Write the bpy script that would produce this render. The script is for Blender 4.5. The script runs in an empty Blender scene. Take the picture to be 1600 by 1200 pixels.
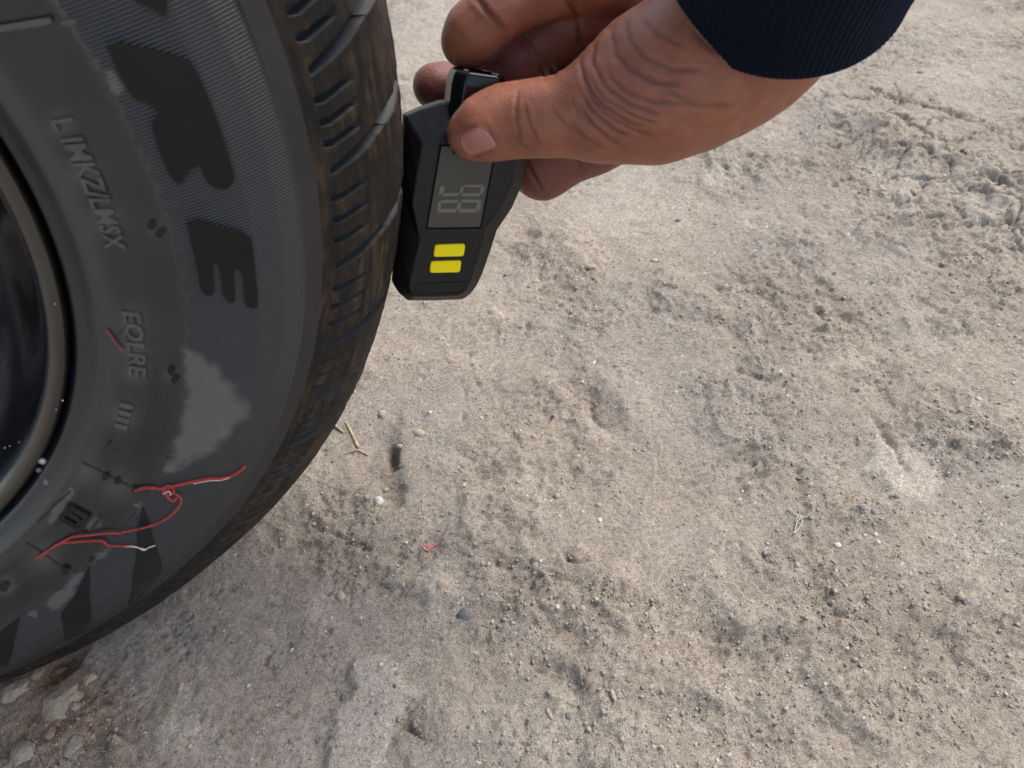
import bpy, bmesh, math, random
import numpy as np
from mathutils import Vector, Matrix, noise as mnoise
random.seed(7); rng = np.random.default_rng(11)
R_ = math.radians
scene = bpy.context.scene

# ------------------------------------------------------------------ camera
F = 1200.0                                   # focal length in photo pixels (1600 wide)
HUB = 0.283                                  # axle height above the ground
CAM_O = np.array([0.26075508, -0.29808052, 0.09890159 + HUB])
CAM_R = np.array([0.94846077, -0.30470452, -0.08704779])
CAM_F = np.array([0.14682317, 0.66596365, -0.73139277])
CAM_U = np.array([0.28082935, 0.68091672, 0.67637808])
cam = bpy.data.cameras.new('camera'); cam_o = bpy.data.objects.new('camera', cam)
scene.collection.objects.link(cam_o); scene.camera = cam_o
M = Matrix.Identity(4)
for i in range(3):
    M[i][0] = CAM_R[i]; M[i][1] = CAM_U[i]; M[i][2] = -CAM_F[i]; M[i][3] = CAM_O[i]
cam_o.matrix_world = M
cam.sensor_width = 36; cam.lens = F / 1600 * 36; cam.clip_start = 0.01; cam.clip_end = 500
cam.dof.use_dof = True; cam.dof.focus_distance = 0.41; cam.dof.aperture_fstop = 17

# ------------------------------------------------------------------ world, sun, exposure
SUN_EL, SUN_AZ = 50, 76                     # azimuth measured from +Y towards +X
w = bpy.data.worlds.new('World'); scene.world = w; w.use_nodes = True
nt = w.node_tree; bg = nt.nodes['Background']
sky = nt.nodes.new('ShaderNodeTexSky'); sky.sky_type = 'NISHITA'; sky.sun_disc = False
sky.sun_elevation = R_(SUN_EL); sky.sun_rotation = R_(SUN_AZ)
sky.air_density = 1.0; sky.dust_density = 2.5; sky.ozone_density = 1.0
hs = nt.nodes.new('ShaderNodeHueSaturation'); hs.inputs['Saturation'].default_value = 0.62      # thin bright cloud
nt.links.new(sky.outputs[0], hs.inputs['Color']); nt.links.new(hs.outputs[0], bg.inputs[0]); bg.inputs[1].default_value = 0.14
sun = bpy.data.lights.new('sun', 'SUN'); sun.energy = 1.45; sun.angle = R_(24); sun.color = (1, 0.935, 0.85)
sun_o = bpy.data.objects.new('sun', sun); scene.collection.objects.link(sun_o)
sd = Vector((math.sin(R_(SUN_AZ)) * math.cos(R_(SUN_EL)), math.cos(R_(SUN_AZ)) * math.cos(R_(SUN_EL)), math.sin(R_(SUN_EL))))
sun_o.rotation_euler = sd.to_track_quat('Z', 'Y').to_euler(); sun_o.location = sd * 5
scene.view_settings.view_transform = 'Standard'; scene.view_settings.look = 'None'
scene.view_settings.gamma = 1; scene.view_settings.use_curve_mapping = False
scene.view_settings.exposure = 1.05

# ------------------------------------------------------------------ helpers
C = scene.collection
def ray(px, py):
    px = np.asarray(px, float); py = np.asarray(py, float)
    return CAM_F + ((px - 800) / F)[..., None] * CAM_R - ((py - 600) / F)[..., None] * CAM_U
def at(px, py, d): return CAM_O + np.asarray(d, float)[..., None] * ray(px, py)
def G(px, py, z=0.0):
    r = ray(px, py); t = (z - CAM_O[2]) / r[..., 2]; return CAM_O + t[..., None] * r
def cam2world(P): return CAM_O + P[..., 0:1] * CAM_R - P[..., 1:2] * CAM_U + P[..., 2:3] * CAM_F   # X right, Y down, Z depth
def world2cam(P):
    q = np.asarray(P) - CAM_O; return np.stack([q @ CAM_R, -(q @ CAM_U), q @ CAM_F], -1)

def mesh_obj(name, V, Fc, mat, parent=None, smooth=True):
    me = bpy.data.meshes.new(name)
    V = np.asarray(V, np.float32)
    if isinstance(Fc, np.ndarray):
        k = Fc.shape[1]; n = len(Fc)
        me.vertices.add(len(V)); me.vertices.foreach_set('co', V.ravel())
        me.loops.add(n * k); me.loops.foreach_set('vertex_index', Fc.astype(np.int32).ravel())
        me.polygons.add(n); me.polygons.foreach_set('loop_start', np.arange(0, n * k, k, dtype=np.int32))
        me.update(calc_edges=True)
    else:
        me.from_pydata(V.tolist(), [], [list(f) for f in Fc]); me.update()
    if smooth: me.polygons.foreach_set('use_smooth', np.ones(len(me.polygons), bool))
    me.validate()
    o = bpy.data.objects.new(name, me); C.objects.link(o)
    if mat: me.materials.append(mat)
    if parent: o.parent = parent
    return o
def bm_obj(name, bm, mat, parent=None, smooth=False):
    bmesh.ops.recalc_face_normals(bm, faces=bm.faces)
    me = bpy.data.meshes.new(name); bm.to_mesh(me); bm.free()
    if smooth: me.polygons.foreach_set('use_smooth', np.ones(len(me.polygons), bool))
    o = bpy.data.objects.new(name, me); C.objects.link(o); me.materials.append(mat)
    if parent: o.parent = parent
    return o
def empty(name, loc=(0, 0, 0)):
    o = bpy.data.objects.new(name, None); C.objects.link(o); o.location = loc; o.empty_display_size = .02; return o
def part(o, parent):                         # keep world-space mesh, parent to an empty that is not at the origin
    o.parent = parent
    p = parent; loc = Vector((0, 0, 0))
    while p: loc += p.location; p = p.parent
    o.matrix_parent_inverse = Matrix.Translation(-loc); return o
def tag(o, label=None, cat=None, group=None, kind=None):
    for k, v in (('label', label), ('category', cat), ('group', group), ('kind', kind)):
        if v: o[k] = v
    return o
def attr(o, name, arr):
    a = o.data.attributes.new(name, 'FLOAT', 'POINT'); a.data.foreach_set('value', np.asarray(arr, np.float32).ravel())
def attr_col(o, name, arr):
    a = o.data.attributes.new(name, 'FLOAT_COLOR', 'POINT')
    c = np.ones((len(arr), 4), np.float32); c[:, :3] = arr; a.data.foreach_set('color', c.ravel())

def sdpoly(P, poly):
    """signed distance (negative inside) of points P (n,2) to a closed polygon."""
    poly = np.asarray(poly, float); d = np.full(len(P), 1e9); ins = np.zeros(len(P), bool)
    for a, b in zip(poly, np.roll(poly, -1, 0)):
        e = b - a; wv = P - a; t = np.clip((wv @ e) / (e @ e + 1e-18), 0, 1)
        d = np.minimum(d, np.hypot(*(wv - t[:, None] * e).T))
        c = ((a[1] > P[:, 1]) != (b[1] > P[:, 1]))
        xi = (b[0] - a[0]) * (P[:, 1] - a[1]) / (b[1] - a[1] + 1e-18) + a[0]
        ins ^= c & (P[:, 0] < xi)
    return np.where(ins, -d, d)
def sdline(P, line):
    line = np.asarray(line, float); d = np.full(len(P), 1e9); side = np.zeros(len(P))
    for a, b in zip(line[:-1], line[1:]):
        e = b - a; wv = P - a; t = np.clip((wv @ e) / (e @ e + 1e-18), 0, 1)
        dd = np.hypot(*(wv - t[:, None] * e).T); cr = e[0] * wv[:, 1] - e[1] * wv[:, 0]
        m = dd < d; d[m] = dd[m]; side[m] = np.sign(cr[m])
    return d, side
def sstep(a, b, x):
    t = np.clip((x - a) / (b - a), 0, 1); return t * t * (3 - 2 * t)
def perlin(x, y, seed=0):
    xi = np.floor(x).astype(np.int64); yi = np.floor(y).astype(np.int64); xf = x - xi; yf = y - yi
    def g(ix, iy):
        h = (ix * 374761393 + iy * 668265263 + seed * 1442695041) & 0xFFFFFFFF
        h = ((h ^ (h >> 13)) * 1274126177) & 0xFFFFFFFF; h = (h ^ (h >> 16)) & 0xFFFF
        a = h * (2 * np.pi / 65536); return np.cos(a), np.sin(a)
    u = xf ** 3 * (xf * (xf * 6 - 15) + 10); v = yf ** 3 * (yf * (yf * 6 - 15) + 10)
    def dot(ix, iy, dx, dy):
        a, b = g(ix, iy); return a * dx + b * dy
    n00 = dot(xi, yi, xf, yf); n10 = dot(xi + 1, yi, xf - 1, yf); n01 = dot(xi, yi + 1, xf, yf - 1); n11 = dot(xi + 1, yi + 1, xf - 1, yf - 1)
    return ((n00 * (1 - u) + n10 * u) * (1 - v) + (n01 * (1 - u) + n11 * u) * v) * 1.5
def worley(x, y, seed=0):
    xi = np.floor(x).astype(np.int64); yi = np.floor(y).astype(np.int64); f1 = np.full(x.shape, 9.0); f2 = np.full(x.shape, 9.0); rid = np.zeros(x.shape)
    for dx in (-1, 0, 1):
        for dy in (-1, 0, 1):
            cx = xi + dx; cy = yi + dy
            h = (cx * 374761393 + cy * 668265263 + seed * 1442695041) & 0xFFFFFFFF; h = ((h ^ (h >> 13)) * 1274126177) & 0xFFFFFFFF; h = h ^ (h >> 16)
            d = np.hypot(cx + (h & 1023) / 1024 - x, cy + ((h >> 10) & 1023) / 1024 - y)
            m = d < f1; f2 = np.where(m, f1, np.minimum(f2, d)); f1 = np.where(m, d, f1); rid = np.where(m, ((h >> 20) & 1023) / 1024, rid)
    return f1, f2, rid
def fbm(x, y, wl, octv, seed=0, gain=.5):
    s = 0; a = 1; tot = 0
    for k in range(octv):
        s = s + a * perlin(x / wl + 17.3 * k, y / wl - 9.1 * k, seed + k); tot += a; a *= gain; wl *= .5
    return s / tot

# ---- material helpers
def new_mat(name):
    m = bpy.data.materials.new(name); m.use_nodes = True; nt = m.node_tree
    return m, nt, nt.nodes['Principled BSDF']
def nd(nt, typ, **kw):
    n = nt.nodes.new(typ)
    for k, v in kw.items():
        if k.startswith('i_'):
            key = k[2:]
            n.inputs[int(key) if key.isdigit() else key.replace('_', ' ')].default_value = v
        else: setattr(n, k, v)
    return n
def lk(nt, a, b): nt.links.new(a, b)
def noise_node(nt, scale, detail=4, rough=.55, vec=None):
    n = nd(nt, 'ShaderNodeTexNoise'); n.inputs['Scale'].default_value = scale; n.inputs['Detail'].default_value = detail; n.inputs['Roughness'].default_value = rough
    if vec is None:
        tc = nd(nt, 'ShaderNodeTexCoord'); vec = tc.outputs['Object']
    lk(nt, vec, n.inputs['Vector']); return n
def ramp(nt, fac, stops):
    r = nd(nt, 'ShaderNodeValToRGB'); els = r.color_ramp.elements
    while len(els) < len(stops): els.new(.5)
    for e, (p, c) in zip(els, stops): e.position = p; e.color = (*c, 1) if len(c) == 3 else c
    lk(nt, fac, r.inputs[0]); return r
def mixc(nt, fac, a, b, mode='MIX'):
    m = nd(nt, 'ShaderNodeMix', data_type='RGBA', blend_type=mode)
    for sock, v in ((m.inputs[0], fac), (m.inputs[6], a), (m.inputs[7], b)):
        if isinstance(v, (int, float)): sock.default_value = v
        elif isinstance(v, tuple): sock.default_value = (*v, 1)
        else: lk(nt, v, sock)
    return m.outputs[2]
def mathn(nt, op, a, b=None, c=None):
    m = nd(nt, 'ShaderNodeMath', operation=op)
    for s, v in zip(m.inputs, (a, b, c)):
        if v is None: continue
        if isinstance(v, (int, float)): s.default_value = v
        else: lk(nt, v, s)
    return m.outputs[0]
def bump(nt, h, strength, dist, normal=None):
    b = nd(nt, 'ShaderNodeBump'); b.inputs['Strength'].default_value = strength; b.inputs['Distance'].default_value = dist
    lk(nt, h, b.inputs['Height'])
    if normal is not None: lk(nt, normal, b.inputs['Normal'])
    return b.outputs[0]
def attr_node(nt, name): return nd(nt, 'ShaderNodeAttribute', attribute_name=name)

# ================================================================== ground
def mat_ground():
    m, nt, p = new_mat('packed_dirt')
    col = attr_node(nt, 'tint').outputs['Color']
    n1 = noise_node(nt, 420, 5, .7); n2 = noise_node(nt, 1300, 3, .6); n3 = noise_node(nt, 60, 4, .6)
    c = mixc(nt, .6, col, ramp(nt, n1.outputs[0], [(.32, (.22, .20, .18)), (.46, (.47, .47, .47)), (.68, (.72, .71, .69))]).outputs[0], 'OVERLAY')
    c = mixc(nt, .5, c, ramp(nt, n2.outputs[0], [(.34, (.20, .19, .17)), (.48, (.48, .48, .48)), (.68, (.78, .77, .75))]).outputs[0], 'OVERLAY')
    c = mixc(nt, .25, c, ramp(nt, n3.outputs[0], [(.35, (.40, .38, .36)), (.65, (.60, .60, .60))]).outputs[0], 'OVERLAY')
    # sparse pale and dark grains in the dirt
    v = nd(nt, 'ShaderNodeTexVoronoi'); v.inputs['Scale'].default_value = 330
    tc = nd(nt, 'ShaderNodeTexCoord'); lk(nt, tc.outputs['Object'], v.inputs['Vector'])
    sep = nd(nt, 'ShaderNodeSeparateColor'); lk(nt, v.outputs['Color'], sep.inputs[0])
    small = mathn(nt, 'LESS_THAN', v.outputs['Distance'], .30)
    pale = mathn(nt, 'MULTIPLY', small, mathn(nt, 'GREATER_THAN', sep.outputs[0], .982))
    dark = mathn(nt, 'MULTIPLY', small, mathn(nt, 'GREATER_THAN', sep.outputs[1], .965))
    c = mixc(nt, mathn(nt, 'MULTIPLY', pale, .75), c, (.60, .56, .50)); c = mixc(nt, mathn(nt, 'MULTIPLY', dark, .7), c, (.10, .095, .09))
    lk(nt, c, p.inputs['Base Color']); p.inputs['Roughness'].default_value = .95; p.inputs['Specular IOR Level'].default_value = .15
    rg = attr_node(nt, 'rough').outputs['Fac']
    h = mathn(nt, 'ADD', mathn(nt, 'MULTIPLY', n1.outputs[0], 1.0), mathn(nt, 'MULTIPLY', n2.outputs[0], .45))
    h = mathn(nt, 'MULTIPLY', h, rg)
    lk(nt, bump(nt, h, .9, .0026), p.inputs['Normal'])
    return m
MAT_GROUND = mat_ground()

def axis(lo, hi, step, far):
    a = [lo]
    while a[-1] < hi: a.append(a[-1] + (step(a[-1]) if callable(step) else step))
    s = .004; left = [a[0]]; right = [a[-1]]
    while right[-1] < far: right.append(right[-1] + s); left.append(left[-1] - s); s *= 1.28
    return np.array(left[:0:-1] + a + right[1:])
gx = axis(-.10, 1.06, .00145, 60)
gy = axis(-.27, .80, lambda y: .00105 + max(0, y + .05) * .0017, 60)
X, Y = np.meshgrid(gx, gy); shp = X.shape
x = X.ravel(); y = Y.ravel()
c3 = world2cam(np.stack([x, y, np.zeros_like(x)], -1)); zc = np.maximum(c3[:, 2], .05)
PX = 800 + F * c3[:, 0] / zc; PY = 600 + F * c3[:, 1] / zc     # only used to find where on the dirt each recorded mark lies
PP = np.stack([np.where(c3[:, 2] > .05, PX, -9e3), np.where(c3[:, 2] > .05, PY, -9e3)], -1)
near = (np.abs(x - .45) < .75) & (np.abs(y - .3) < .75)
fade = 1 - sstep(1.5, 6, np.hypot(x, y))
wx = x + .012 * perlin(x / .06, y / .06, 91); wy = y + .012 * perlin(x / .06 + 5, y / .06 + 8, 92)
H = np.zeros_like(x)
H += .0022 * fbm(x, y, .16, 3, 1) * fade
H += .0013 * fbm(wx, wy, .045, 3, 5) * fade
mid = fbm(wx, wy, .016, 3, 9)
fine = fbm(x, y, .0062, 3, 15, .6)
lump = 1 - np.abs(fbm(wx, wy, .011, 3, 21)) * 2.4              # rounded crumbs with sharp valleys between
rough = .45 + .55 * sstep(-.12, .25, fbm(x, y, .12, 3, 31))
tint_mod = fbm(wx, wy, .075, 4, 41); tint2 = fbm(x, y, .2, 2, 47)
pale = sstep(.15, .5, fbm(wx, wy, .1, 4, 53)) * .35
damp = np.zeros_like(x); smooth_ = np.zeros_like(x); reddish = np.zeros_like(x); white = np.zeros_like(x)  # first mask: damp soil and painted shade of cracks, dents and the hand
PN1 = .28 * perlin(x / .012, y / .012, 77) + .15 * perlin(x / .004, y / .004, 78)
PN2 = 9 * perlin(x / .009, y / .009, 63) + 5 * perlin(x / .003, y / .003, 64)
PN3 = np.stack([perlin(x / .008, y / .008, 71) + .5 * perlin(x / .003, y / .003, 73), perlin(x / .008, y / .008, 72) + .5 * perlin(x / .003, y / .003, 74)], -1)
def blob(cx, cy, rx, ry, ang=0, soft=.5):
    a = R_(ang); dx = PP[:, 0] - cx; dy = PP[:, 1] - cy
    u = (dx * math.cos(a) + dy * math.sin(a)) / rx; v = (-dx * math.sin(a) + dy * math.cos(a)) / ry
    r = np.hypot(u, v) + PN1
    return 1 - sstep(1 - soft, 1 + soft, r)
def pxpoly(poly, soft):
    d = sdpoly(PP, poly) + PN2
    return 1 - sstep(-soft, soft, d)
def crev(line, depth, width, step=0.0, jit=5):
    """a crack: narrow trough, with one lip standing higher than the other."""
    global H, damp
    Q = PP + jit * PN3
    d, s = sdline(Q, line)
    e = np.minimum(np.hypot(*(PP - np.array(line[0])).T), np.hypot(*(PP - np.array(line[-1])).T))
    taper = sstep(0, 45, e + 6)
    if line[0][0] > 1250 and line[0][1] < 400: depth *= 1.5; step *= 1.7; width *= 1.15
    H -= depth * taper * np.exp(-(d / width) ** 2); damp += .7 * taper * np.exp(-(d / width) ** 2)  # trough also tinted darker, crack shade put into the colour
    if step: H += step * taper * np.where(s > 0, np.exp(-d / 38), -.35 * np.exp(-d / 38))
# --- recorded marks of the place (photo pixel positions on the dirt)
for a in [(875, 395, 62, 42, 25, .5), (905, 470, 60, 36, 35), (880, 930, 90, 50, -20), (960, 950, 55, 40, 0), (780, 965, 60, 40, 30),
          (1365, 805, 75, 38, 10), (1335, 270, 70, 40, 30), (1480, 300, 130, 60, 30), (1230, 470, 120, 60, 20), (1500, 690, 90, 60, 30),
          (1180, 640, 120, 60, 20), (1540, 420, 70, 70, 0), (560, 880, 70, 40, 30), (1290, 930, 90, 50, 40), (640, 1130, 70, 50, 40), (1120, 250, 90, 40, 0), (1250, 760, 90, 50, 30)]:
    rough += .62 * blob(*a)
for a in [(885, 560, 90, 45, 25, .7), (700, 560, 120, 110, 30, .9), (930, 620, 45, 35, 40, .6), (1060, 760, 90, 50, 20, .9), (1420, 970, 120, 60, 30, .9), (470, 800, 110, 70, 30, .9), (1300, 850, 120, 60, 30, .9)]:
    damp += .35 * blob(*a)  # damp patches, with the hand's soft shadow painted in too
damp += .9 * blob(600, 745, 42, 55, 60, .7) + .5 * blob(575, 700, 40, 40, 0, .8)
m = pxpoly([(552, 1028), (592, 1022), (622, 1050), (640, 1085), (618, 1120), (600, 1200), (560, 1260), (500, 1260), (515, 1180), (522, 1110), (552, 1085)], 10)
H += .0035 * m; smooth_ = np.maximum(smooth_, m); pale = np.maximum(pale, .75 * m)
m = pxpoly([(1365, 700), (1400, 690), (1450, 715), (1470, 750), (1455, 785), (1405, 790), (1380, 760), (1350, 735)], 14)
H += .003 * m; smooth_ = np.maximum(smooth_, .8 * m); pale = np.maximum(pale, .75 * m)
for a, k in [((1400, 290, 55, 35, 30, .6), .8), ((1115, 275, 40, 26, 0, .6), .7), ((960, 300, 95, 55, 0, .9), .45), ((1480, 90, 130, 60, 30, .9), .4), ((1540, 330, 70, 40, 30), .6), ((1520, 880, 90, 70, 0, .9), .35),
             ((690, 915, 22, 14, 0), .7), ((820, 745, 30, 22, 0), .4), ((520, 1170, 80, 60, 0, .8), .4), ((290, 1130, 40, 50, 20, .7), .6), ((760, 520, 80, 60, 0, .9), .3), ((870, 1150, 150, 50, 0, .9), .35), ((740, 60, 90, 90, 0, .9), .6)]:
    pale = np.maximum(pale, k * blob(*a))
for a, k in [((888, 990, 34, 20, 35, .7), .0042), ((868, 1052, 40, 18, 35, .7), .0042), ((612, 712, 10, 16, 0, .5), .012), ((590, 700, 26, 42, 25, .7), .005), ((608, 770, 18, 24, 20, .6), .006), ((935, 640, 45, 22, 45, .8), .005), ((825, 370, 16, 10, 0), .005), ((1125, 1000, 60, 30, 40, .8), .004)]:
    H -= k * blob(*a)
for a, k in [((880, 400, 55, 35, 30, .7), .004), ((1340, 195, 90, 22, 25, .8), .004), ((1450, 240, 90, 30, 28, .8), .006), ((1560, 290, 60, 26, 30, .8), .006), ((970, 640, 60, 40, 40, .9), .004), ((680, 920, 30, 20, 0), .003), ((940, 900, 60, 26, 20, .7), .003), ((990, 1030, 60, 40, 30, .8), .004), ((1360, 800, 45, 24, 0, .7), .003)]:
    H += k * blob(*a)
damp += .45 * blob(880, 1000, 40, 24, 35) + .45 * blob(868, 1050, 42, 20, 35) + .3 * blob(880, 395, 60, 35, 30)  # shade of the twin dents painted in, and a darker crumbly patch
for ln, dp, wd, st in [([(1313, 170), (1340, 178), (1360, 197), (1383, 207), (1397, 220), (1417, 223)], .006, 5, .004), ([(1417, 230), (1433, 247), (1467, 263), (1500, 280)], .004, 7, .002),
                       ([(1323, 127), (1367, 142), (1400, 150), (1450, 168), (1493, 177), (1527, 197)], .003, 4, .0015), ([(1570, 217), (1585, 230), (1640, 235)], .006, 5, .004), ([(1560, 273), (1590, 278), (1640, 290)], .005, 6, .003),
                       ([(1493, 293), (1530, 293), (1570, 305), (1600, 316)], .006, 7, .004), ([(1283, 130), (1287, 150), (1270, 165)], .0025, 4, 0), ([(1465, 200), (1463, 235)], .003, 4, .001),
                       ([(923, 600), (920, 635), (932, 660), (955, 680)], .004, 7, .003), ([(1300, 205), (1320, 215)], .004, 6, 0), ([(525, 770), (530, 790), (538, 812)], .003, 4, .0015), ([(505, 800), (515, 830), (545, 850), (600, 862)], .0025, 4, .001),
                       ([(430, 1010), (415, 1025), (412, 1050)], .004, 4, .001), ([(590, 885), (600, 905), (590, 920)], .003, 4, 0), ([(615, 1130), (640, 1140), (670, 1165)], .005, 7, .001), ([(1350, 640), (1390, 690), (1420, 755)], .003, 6, .002),
                       ([(1240, 720), (1255, 800), (1262, 880)], .002, 8, .001), ([(1545, 345), (1580, 360), (1620, 390)], .003, 5, .002), ([(990, 430), (1050, 425)], .002, 5, .001), ([(800, 870), (830, 895), (825, 915)], .002, 4, 0), ([(860, 860), (900, 880), (930, 875)], .003, 4, .001)]:
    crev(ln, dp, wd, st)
# rubble corner and the hollow under the tyre edge
rub = blob(60, 1130, 130, 90, 0, .5); rough += 1.3 * rub; reddish += .55 * blob(90, 1110, 90, 60, 0, .6) + .5 * blob(100, 1015, 60, 18, -35)
H -= .013 * blob(92, 1040, 42, 16, -38, .5); damp += .5 * blob(92, 1036, 50, 22, -38, .6)  # shade of the hollow put into the dirt colour
rough = np.clip(rough, .25, 2.2) * (1 - .75 * np.clip(smooth_, 0, 1))
nearf = fade * (1 - sstep(.9, 1.6, np.hypot(x - .4, y - .3)))
grit = fbm(x, y, .0034, 2, 83, .7); pits = sstep(.30, .62, fbm(wx, wy, .0075, 2, 87)) * sstep(-.15, .25, fbm(x, y, .05, 2, 89))
vx = x + .0030 * perlin(x / .007, y / .007, 93) + .006 * perlin(x / .03, y / .03, 95); vy = y + .0030 * perlin(x / .007 + 3, y / .007, 94) + .006 * perlin(x / .03, y / .03 + 4, 96)
rk = sstep(.75, 1.6, rough) * nearf; rm = sstep(.35, .9, rough) * nearf * (1 - smooth_)
a1, a2, ar_ = worley(vx / .015, vy / .015, 3); b1_, b2_, br_ = worley(vx / .0068, vy / .0068, 5); c1_, c2_, cr_ = worley(vx / .0036, vy / .0036, 7)
clod = np.clip(1 - a1 * a1 * 2.2, 0, 1) * sstep(.0, .22, a2 - a1); crumb = np.clip(1 - b1_ * b1_ * 2.6, 0, 1) * sstep(0, .25, b2_ - b1_); grain = np.clip(1 - c1_ * c1_ * 3, 0, 1)
H += .0024 * clod * sstep(.35, 1, ar_) * rk + .0017 * crumb * (sstep(.45, 1, br_) * rk + .4 * sstep(.86, .98, br_) * rm) + .0010 * grain * (sstep(.5, 1, cr_) * rk * .8 + .7 * sstep(.80, .97, cr_) * rm)
crk = (1 - sstep(.0, .07, a2 - a1)) * sstep(.1, .35, fbm(x, y, .06, 2, 97)) * rm                      # hairline drying cracks
H -= .0016 * crk
qx = x + .010 * perlin(x / .03, y / .03, 111) + .004 * perlin(x / .009, y / .009, 112); qy = y + .010 * perlin(x / .03 + 7, y / .03, 113) + .004 * perlin(x / .009, y / .009 + 2, 114)
p1, p2, pr_ = worley(qx / .060, qy / .036, 13); pm = np.maximum(blob(1450, 235, 190, 75, 24, .6), .8 * blob(1560, 360, 90, 60, 30, .6)) * (1 - sstep(1.4, 2, np.hypot(x, y)))
edge = 1 - sstep(.0, .055, p2 - p1); H += pm * (.0048 * (pr_ - .4) * sstep(0, .16, p2 - p1) - .0048 * edge); damp += .5 * pm * edge  # seams between plates painted darker as crack shade
fl = fbm(wx, wy, .034, 4, 101, .55) * 5; tr_ = np.floor(fl) + sstep(.0, .22, fl - np.floor(fl)); H += .0016 * tr_ * nearf * sstep(.3, .7, rough) * (1 - smooth_) * sstep(-.2, .15, fbm(x, y, .09, 2, 103))
H += .0015 * mid * rough * nearf + .0008 * (lump - .55) * rk + (.0008 * fine + .0005 * grit) * (.35 + .65 * rough) * nearf - .0020 * pits * nearf * (1 - smooth_)
under = sstep(.11, .05, np.abs(x)) * sstep(.085, .055, np.abs(y))
H = np.where(under > 0, np.minimum(H, H * (1 - under) - .0005 * under), H)
zg = H
base = np.array([.312, .272, .228]); palec = np.array([.405, .366, .316]); damp_shadec = np.array([.140, .116, .095]); redc = np.array([.33, .21, .14]); whc = np.array([.62, .59, .55]); greyc = np.array([.285, .257, .225])
T = base[None] * (1 + .14 * tint_mod + .08 * tint2)[:, None]
T = T + (greyc - base)[None] * sstep(-.1, .3, fbm(x, y, .13, 3, 59))[:, None] * .7
def mixin(T, c, k): k = np.clip(k, 0, 1)[:, None]; return T * (1 - k) + c[None] * k
T = mixin(T, palec, pale); T = mixin(T, damp_shadec, damp * .30); T = mixin(T, redc, reddish); T = mixin(T, whc, white)  # one dark tint serves damp soil and painted shade
cav = np.clip(fine * .5 + mid * .3, -.4, .4)                    # colour lighter on the crumbs, darker in the hollows
T = T * (1 + .35 * cav)[:, None]
nyy, nxx = shp
idx = np.arange(nxx * nyy).reshape(shp)
FQ = np.stack([idx[:-1, :-1], idx[:-1, 1:], idx[1:, 1:], idx[1:, :-1]], -1).reshape(-1, 4)
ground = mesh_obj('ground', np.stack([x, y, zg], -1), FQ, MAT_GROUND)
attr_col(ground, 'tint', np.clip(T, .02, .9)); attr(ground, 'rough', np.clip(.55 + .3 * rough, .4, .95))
tag(ground, 'pale grey brown packed dirt ground with crumbs, dents and small cracks', kind='structure'); ground['category'] = 'ground'
_gzi = zg.reshape(shp)
def gz(px_, py_):
    i = np.clip(np.searchsorted(gx, px_) - 1, 0, nxx - 2); j = np.clip(np.searchsorted(gy, py_) - 1, 0, nyy - 2)
    return np.maximum.reduce([_gzi[j, i], _gzi[j, i + 1], _gzi[j + 1, i], _gzi[j + 1, i + 1]])

# ================================================================== wheel
PROF = np.array([(.1716, -.0500), (.1745, -.0600), (.1765, -.0655), (.180, -.0678), (.184, -.0712), (.188, -.0716), (.192, -.0722), (.2000, -.0748), (.2085, -.0764), (.2113, -.0772), (.2122, -.0764), (.222, -.0757), (.235, -.0737),
                 (.2440, -.0707), (.2505, -.0675), (.2517, -.0661), (.258, -.0637), (.2625, -.0614), (.2665, -.0594), (.2725, -.0562), (.277, -.0533), (.2812, -.0495), (.2867, -.0435), (.2902, -.0385), (.2949, -.026), (.2963, -.013), (.2967, 0)])
pr_d = np.r_[0, np.cumsum(np.hypot(*np.diff(PROF, axis=0).T))]
def yside(r): return np.interp(r, PROF[:, 0], PROF[:, 1])
def rcrown(yv): return np.interp(-np.abs(yv), PROF[16:, 1], PROF[16:, 0])
def side_normal(r):
    dy = (yside(r + .002) - yside(r - .002)) / .004; n = 1 / np.sqrt(1 + dy * dy); return dy * n, -n    # (radial, y) outward
def on_side(th, r, h=0.0):
    nr, ny = side_normal(r); rr = r + nr * h; yy = yside(r) + ny * h
    return np.stack([rr * np.cos(th), yy, HUB + rr * np.sin(th)], -1)
def hit_tyre(px, py):
    out = []
    for a, b in zip(np.atleast_1d(px), np.atleast_1d(py)):
        d = ray(a, b); t = np.linspace(.1, .6, 6001); P = CAM_O + t[:, None] * d
        r = np.hypot(P[:, 0], P[:, 2] - HUB); yi = np.where((r > .1745) & (r < .2967), yside(r), 9)
        i = max((P[:, 1] > yi).argmax(), 1)
        f0 = P[i - 1, 1] - yi[i - 1]; f1 = P[i, 1] - yi[i]; k = f0 / (f0 - f1 + 1e-12) if abs(f0) < 1 else 1
        Q = P[i - 1] * (1 - k) + P[i] * k
        out.append((math.atan2(Q[2] - HUB, Q[0]), math.hypot(Q[0], Q[2] - HUB)))
    return np.array(out)
def th_axis(dense):
    a = list(np.arange(-98, 16, dense)); return np.radians(np.array(a + list(np.arange(16, 262 - .5, 1.5))))
THF = th_axis(.075); TH = th_axis(.15); NT = len(TH)

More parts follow.
